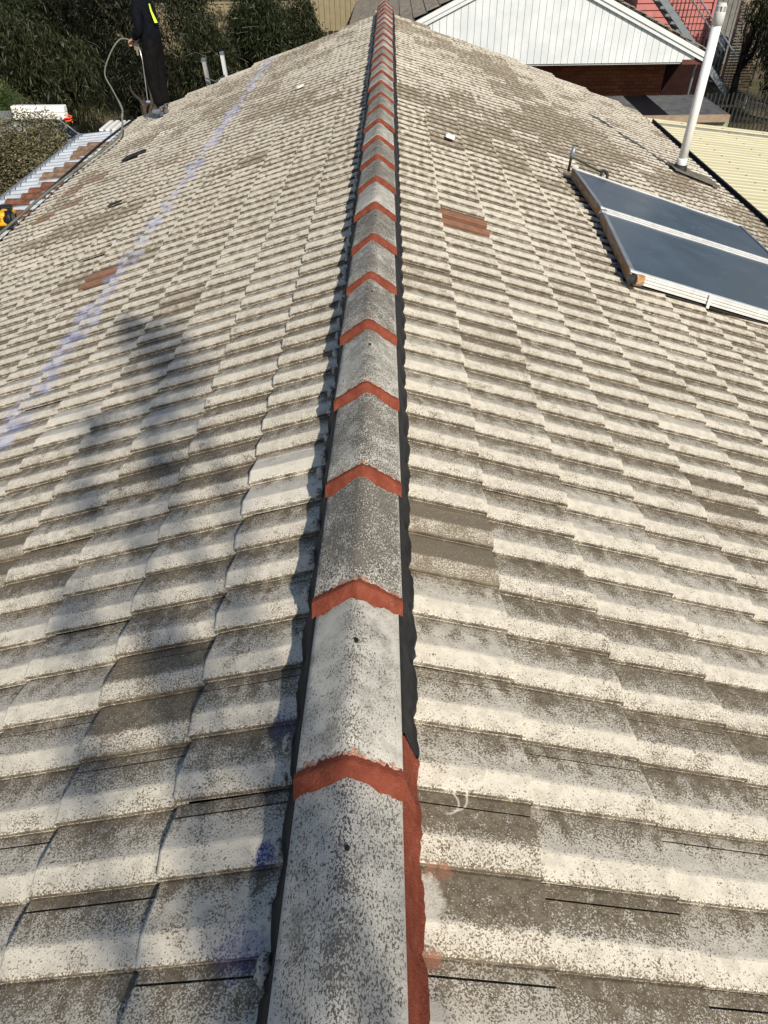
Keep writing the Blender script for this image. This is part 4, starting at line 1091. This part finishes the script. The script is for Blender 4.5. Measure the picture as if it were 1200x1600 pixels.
tree('gum_tree', 'large olive gum tree with drooping leaves behind the long white sections', (-8.9, 21.8, GROUND), cl(-8.9, 21.4, -2.1, 1.35, 1.0, 1.5, 14), 17000, MLG, .20, .030, 1.0, group=G_, twigs=10)
tree('gum_tree', 'dark gum tree with bare pale twigs above and behind the black hose loop', (-7.2, 24.2, GROUND), cl(-7.4, 24.0, -.9, 1.9, 1.2, 1.6, 13), 11000, MLD, .19, .030, group=G_, twigs=22)
tree('gum_tree', 'leafy gum tree to the right of the person, before the tan fence', (-5.2, 22.8, GROUND), cl(-5.15, 22.6, -2.35, .95, .9, 1.35, 12), 11000, MLG, .18, .030, group=G_, twigs=10)
tree('gum_tree', 'tall gum tree right behind the person', (-6.0, 25.6, GROUND), cl(-5.9, 25.4, -.9, 1.0, .9, 1.5, 9), 7000, MLG2, .18, .030, group=G_, twigs=8)
tree('gum_tree', 'dense dark gum tree behind the ladder top and in front of the tan fence', (-3.6, 25.8, GROUND), cl(-3.75, 25.4, -2.0, 1.25, 1.0, 1.35, 14), 17000, MLG2, .17, .030, group=G_, twigs=14)
tree('gum_tree', 'gum tree with mixed brown leaves left of the dark gate', (-1.9, 27.4, GROUND), cl(-2.55, 27.0, -2.3, .95, .8, 1.0, 9), 8000, MLG, .17, .030, group=G_, twigs=14)
tree('gum_tree', 'overhanging dark gum crown along the top edge above the tan fence', (-4.4, 27.9, GROUND), cl(-3.6, 27.8, -.6, 2.4, .8, .7, 10), 9000, MLD, .17, .030, group=G_)
tree('gum_tree', 'dark gum tree in the black hollow inside the hose loop', (-6.6, 21.2, GROUND), cl(-6.9, 22.6, -2.6, 1.2, .8, 1.3, 12), 12000, MLD, .18, .030, group=G_, twigs=6)
tree('gum_tree', 'shaded gum tree behind the big olive one above the van', (-10.6, 27.2, GROUND), cl(-10.4, 27.0, -2.2, 1.9, .8, 1.6, 12), 11000, MLD, .20, .036, group=G_)
tree('gum_tree', 'dark gum tree far up the left top edge', (-9.8, 26.4, GROUND), cl(-9.6, 26.2, -.8, 2.6, .9, 1.5, 14), 14000, MLD, .20, .034, group=G_)
tree('olive_bush', 'sunlit olive grey bush in front of the van at the left edge', (-7.0, 15.0, GROUND), cl(-7.45, 15.2, -2.95, 1.05, 1.5, 1.15, 26, .36), 36000, MLO, .06, .026, .1, .06, .45, 'bush', twigs=12)
tree('fern_bush', 'bright green feathery bush at the left edge above the olive bush', (-10.2, 19.6, GROUND), cl(-9.9, 19.6, -2.6, .9, .8, .7, 8), 8000, leaf_mat('bright_leaf', (.03, .05, .012), (.05, .085, .02), (.075, .12, .035)), .18, .014, -.2, .05, .5, 'bush')
G2 = 'dark trees along the right'
tree('wattle_tree', 'dark hanging wattle tree at the top right corner', (11.8, 23.2, GROUND), cl(11.3, 23.0, -2.2, 1.3, .9, 1.7, 13), 13000, MLD, .20, .024, 1.2, group=G2, twigs=6)
tree('wattle_tree', 'sparse wattle with hanging leaves in front of the timber slat screen', (10.6, 24.8, GROUND), cl(10.9, 24.6, -1.6, .6, .5, 1.3, 9), 2600, MLG, .20, .026, 1.3, group=G2)
tree('wattle_tree', 'dense dark wattle between the slat screen and the right fence', (12.6, 25.6, GROUND), cl(12.6, 25.2, -1.8, 1.3, .8, 2.2, 14), 14000, MLD, .20, .03, 1.0, group=G2)
tree('wattle_tree', 'low dark wattle in the shade behind the patio roof', (10.2, 20.6, GROUND), cl(10.6, 20.4, -3.6, 1.3, .7, .9, 9), 8000, MLD, .18, .024, 1.0, group=G2)
# far backdrop trees so nothing ends in bare ground
for i, (x, y, s) in enumerate(((-16, 36, 1.6), (-10, 38, 1.8), (-3, 40, 1.6), (5, 42, 1.8), (13, 40, 1.7), (19, 34, 1.6))):
    tree('backdrop_tree', ['rounded tree far behind the left fence corner', 'tall tree far beyond the tan fence', 'tree beyond the sunlit fence section', 'tree far behind the grey tiled roof', 'tree beyond the pink building', 'outer tree beyond the right fence'][i],
         (x, y, GROUND), cl(x, y, -1., 2.2*s, 1.6*s, 1.7*s, 10), 5000, MLD, .34, .10, .5, .2, group='far trees beyond the fences')

# unseen tree added behind the viewpoint, clumps placed to shade near left tiles, caps
spots = [((-1.25, 3.55), .36, 1.), ((-1.05, 3.1), .34, 1.), ((-1.5, 3.9), .22, .6), ((-.95, 2.65), .26, .8), ((-1.3, 2.7), .25, .6), ((-.85, 2.2), .24, .9), ((-1.15, 2.15), .2, .7), ((-.75, 1.8), .2, .9),
         ((-.95, 1.45), .24, .9), ((-.55, 1.2), .16, .8), ((-.7, .9), .18, .9), ((-.33, .85), .10, .8), ((-.95, .6), .2, .8), ((-.5, .5), .15, .9), ((-.2, .45), .13, 1.),
         ((-.7, .2), .22, .9), ((-.28, .12), .18, 1.), ((-.09, .42), .10, 1.), ((-.07, .22), .13, 1.), ((-.03, .05), .15, 1.), ((-.11, .58), .07, .8), ((-.45, -.1), .2, .9), ((-1.5, .5), .2, .5)]
cl_ = []
for i, ((x, y), r, dn) in enumerate(spots):
    t = 6.8+.5*math.sin(i*2.3)
    p = Vector((x, y, roofz(x) if abs(x) > .12 else -.03))+sd*t
    cl_.append((tuple(p), (r*.62, r*.62, r*.62)))
tree('shade_gum_tree', 'unseen gum tree added behind the viewpoint to dapple the near left tiles', (3.4, -8.2, GROUND), cl_, 1700, MLG, .10, .024, .9, .12, .05, group=None, fork=(-.8, 3.0, 3.3-GROUND))
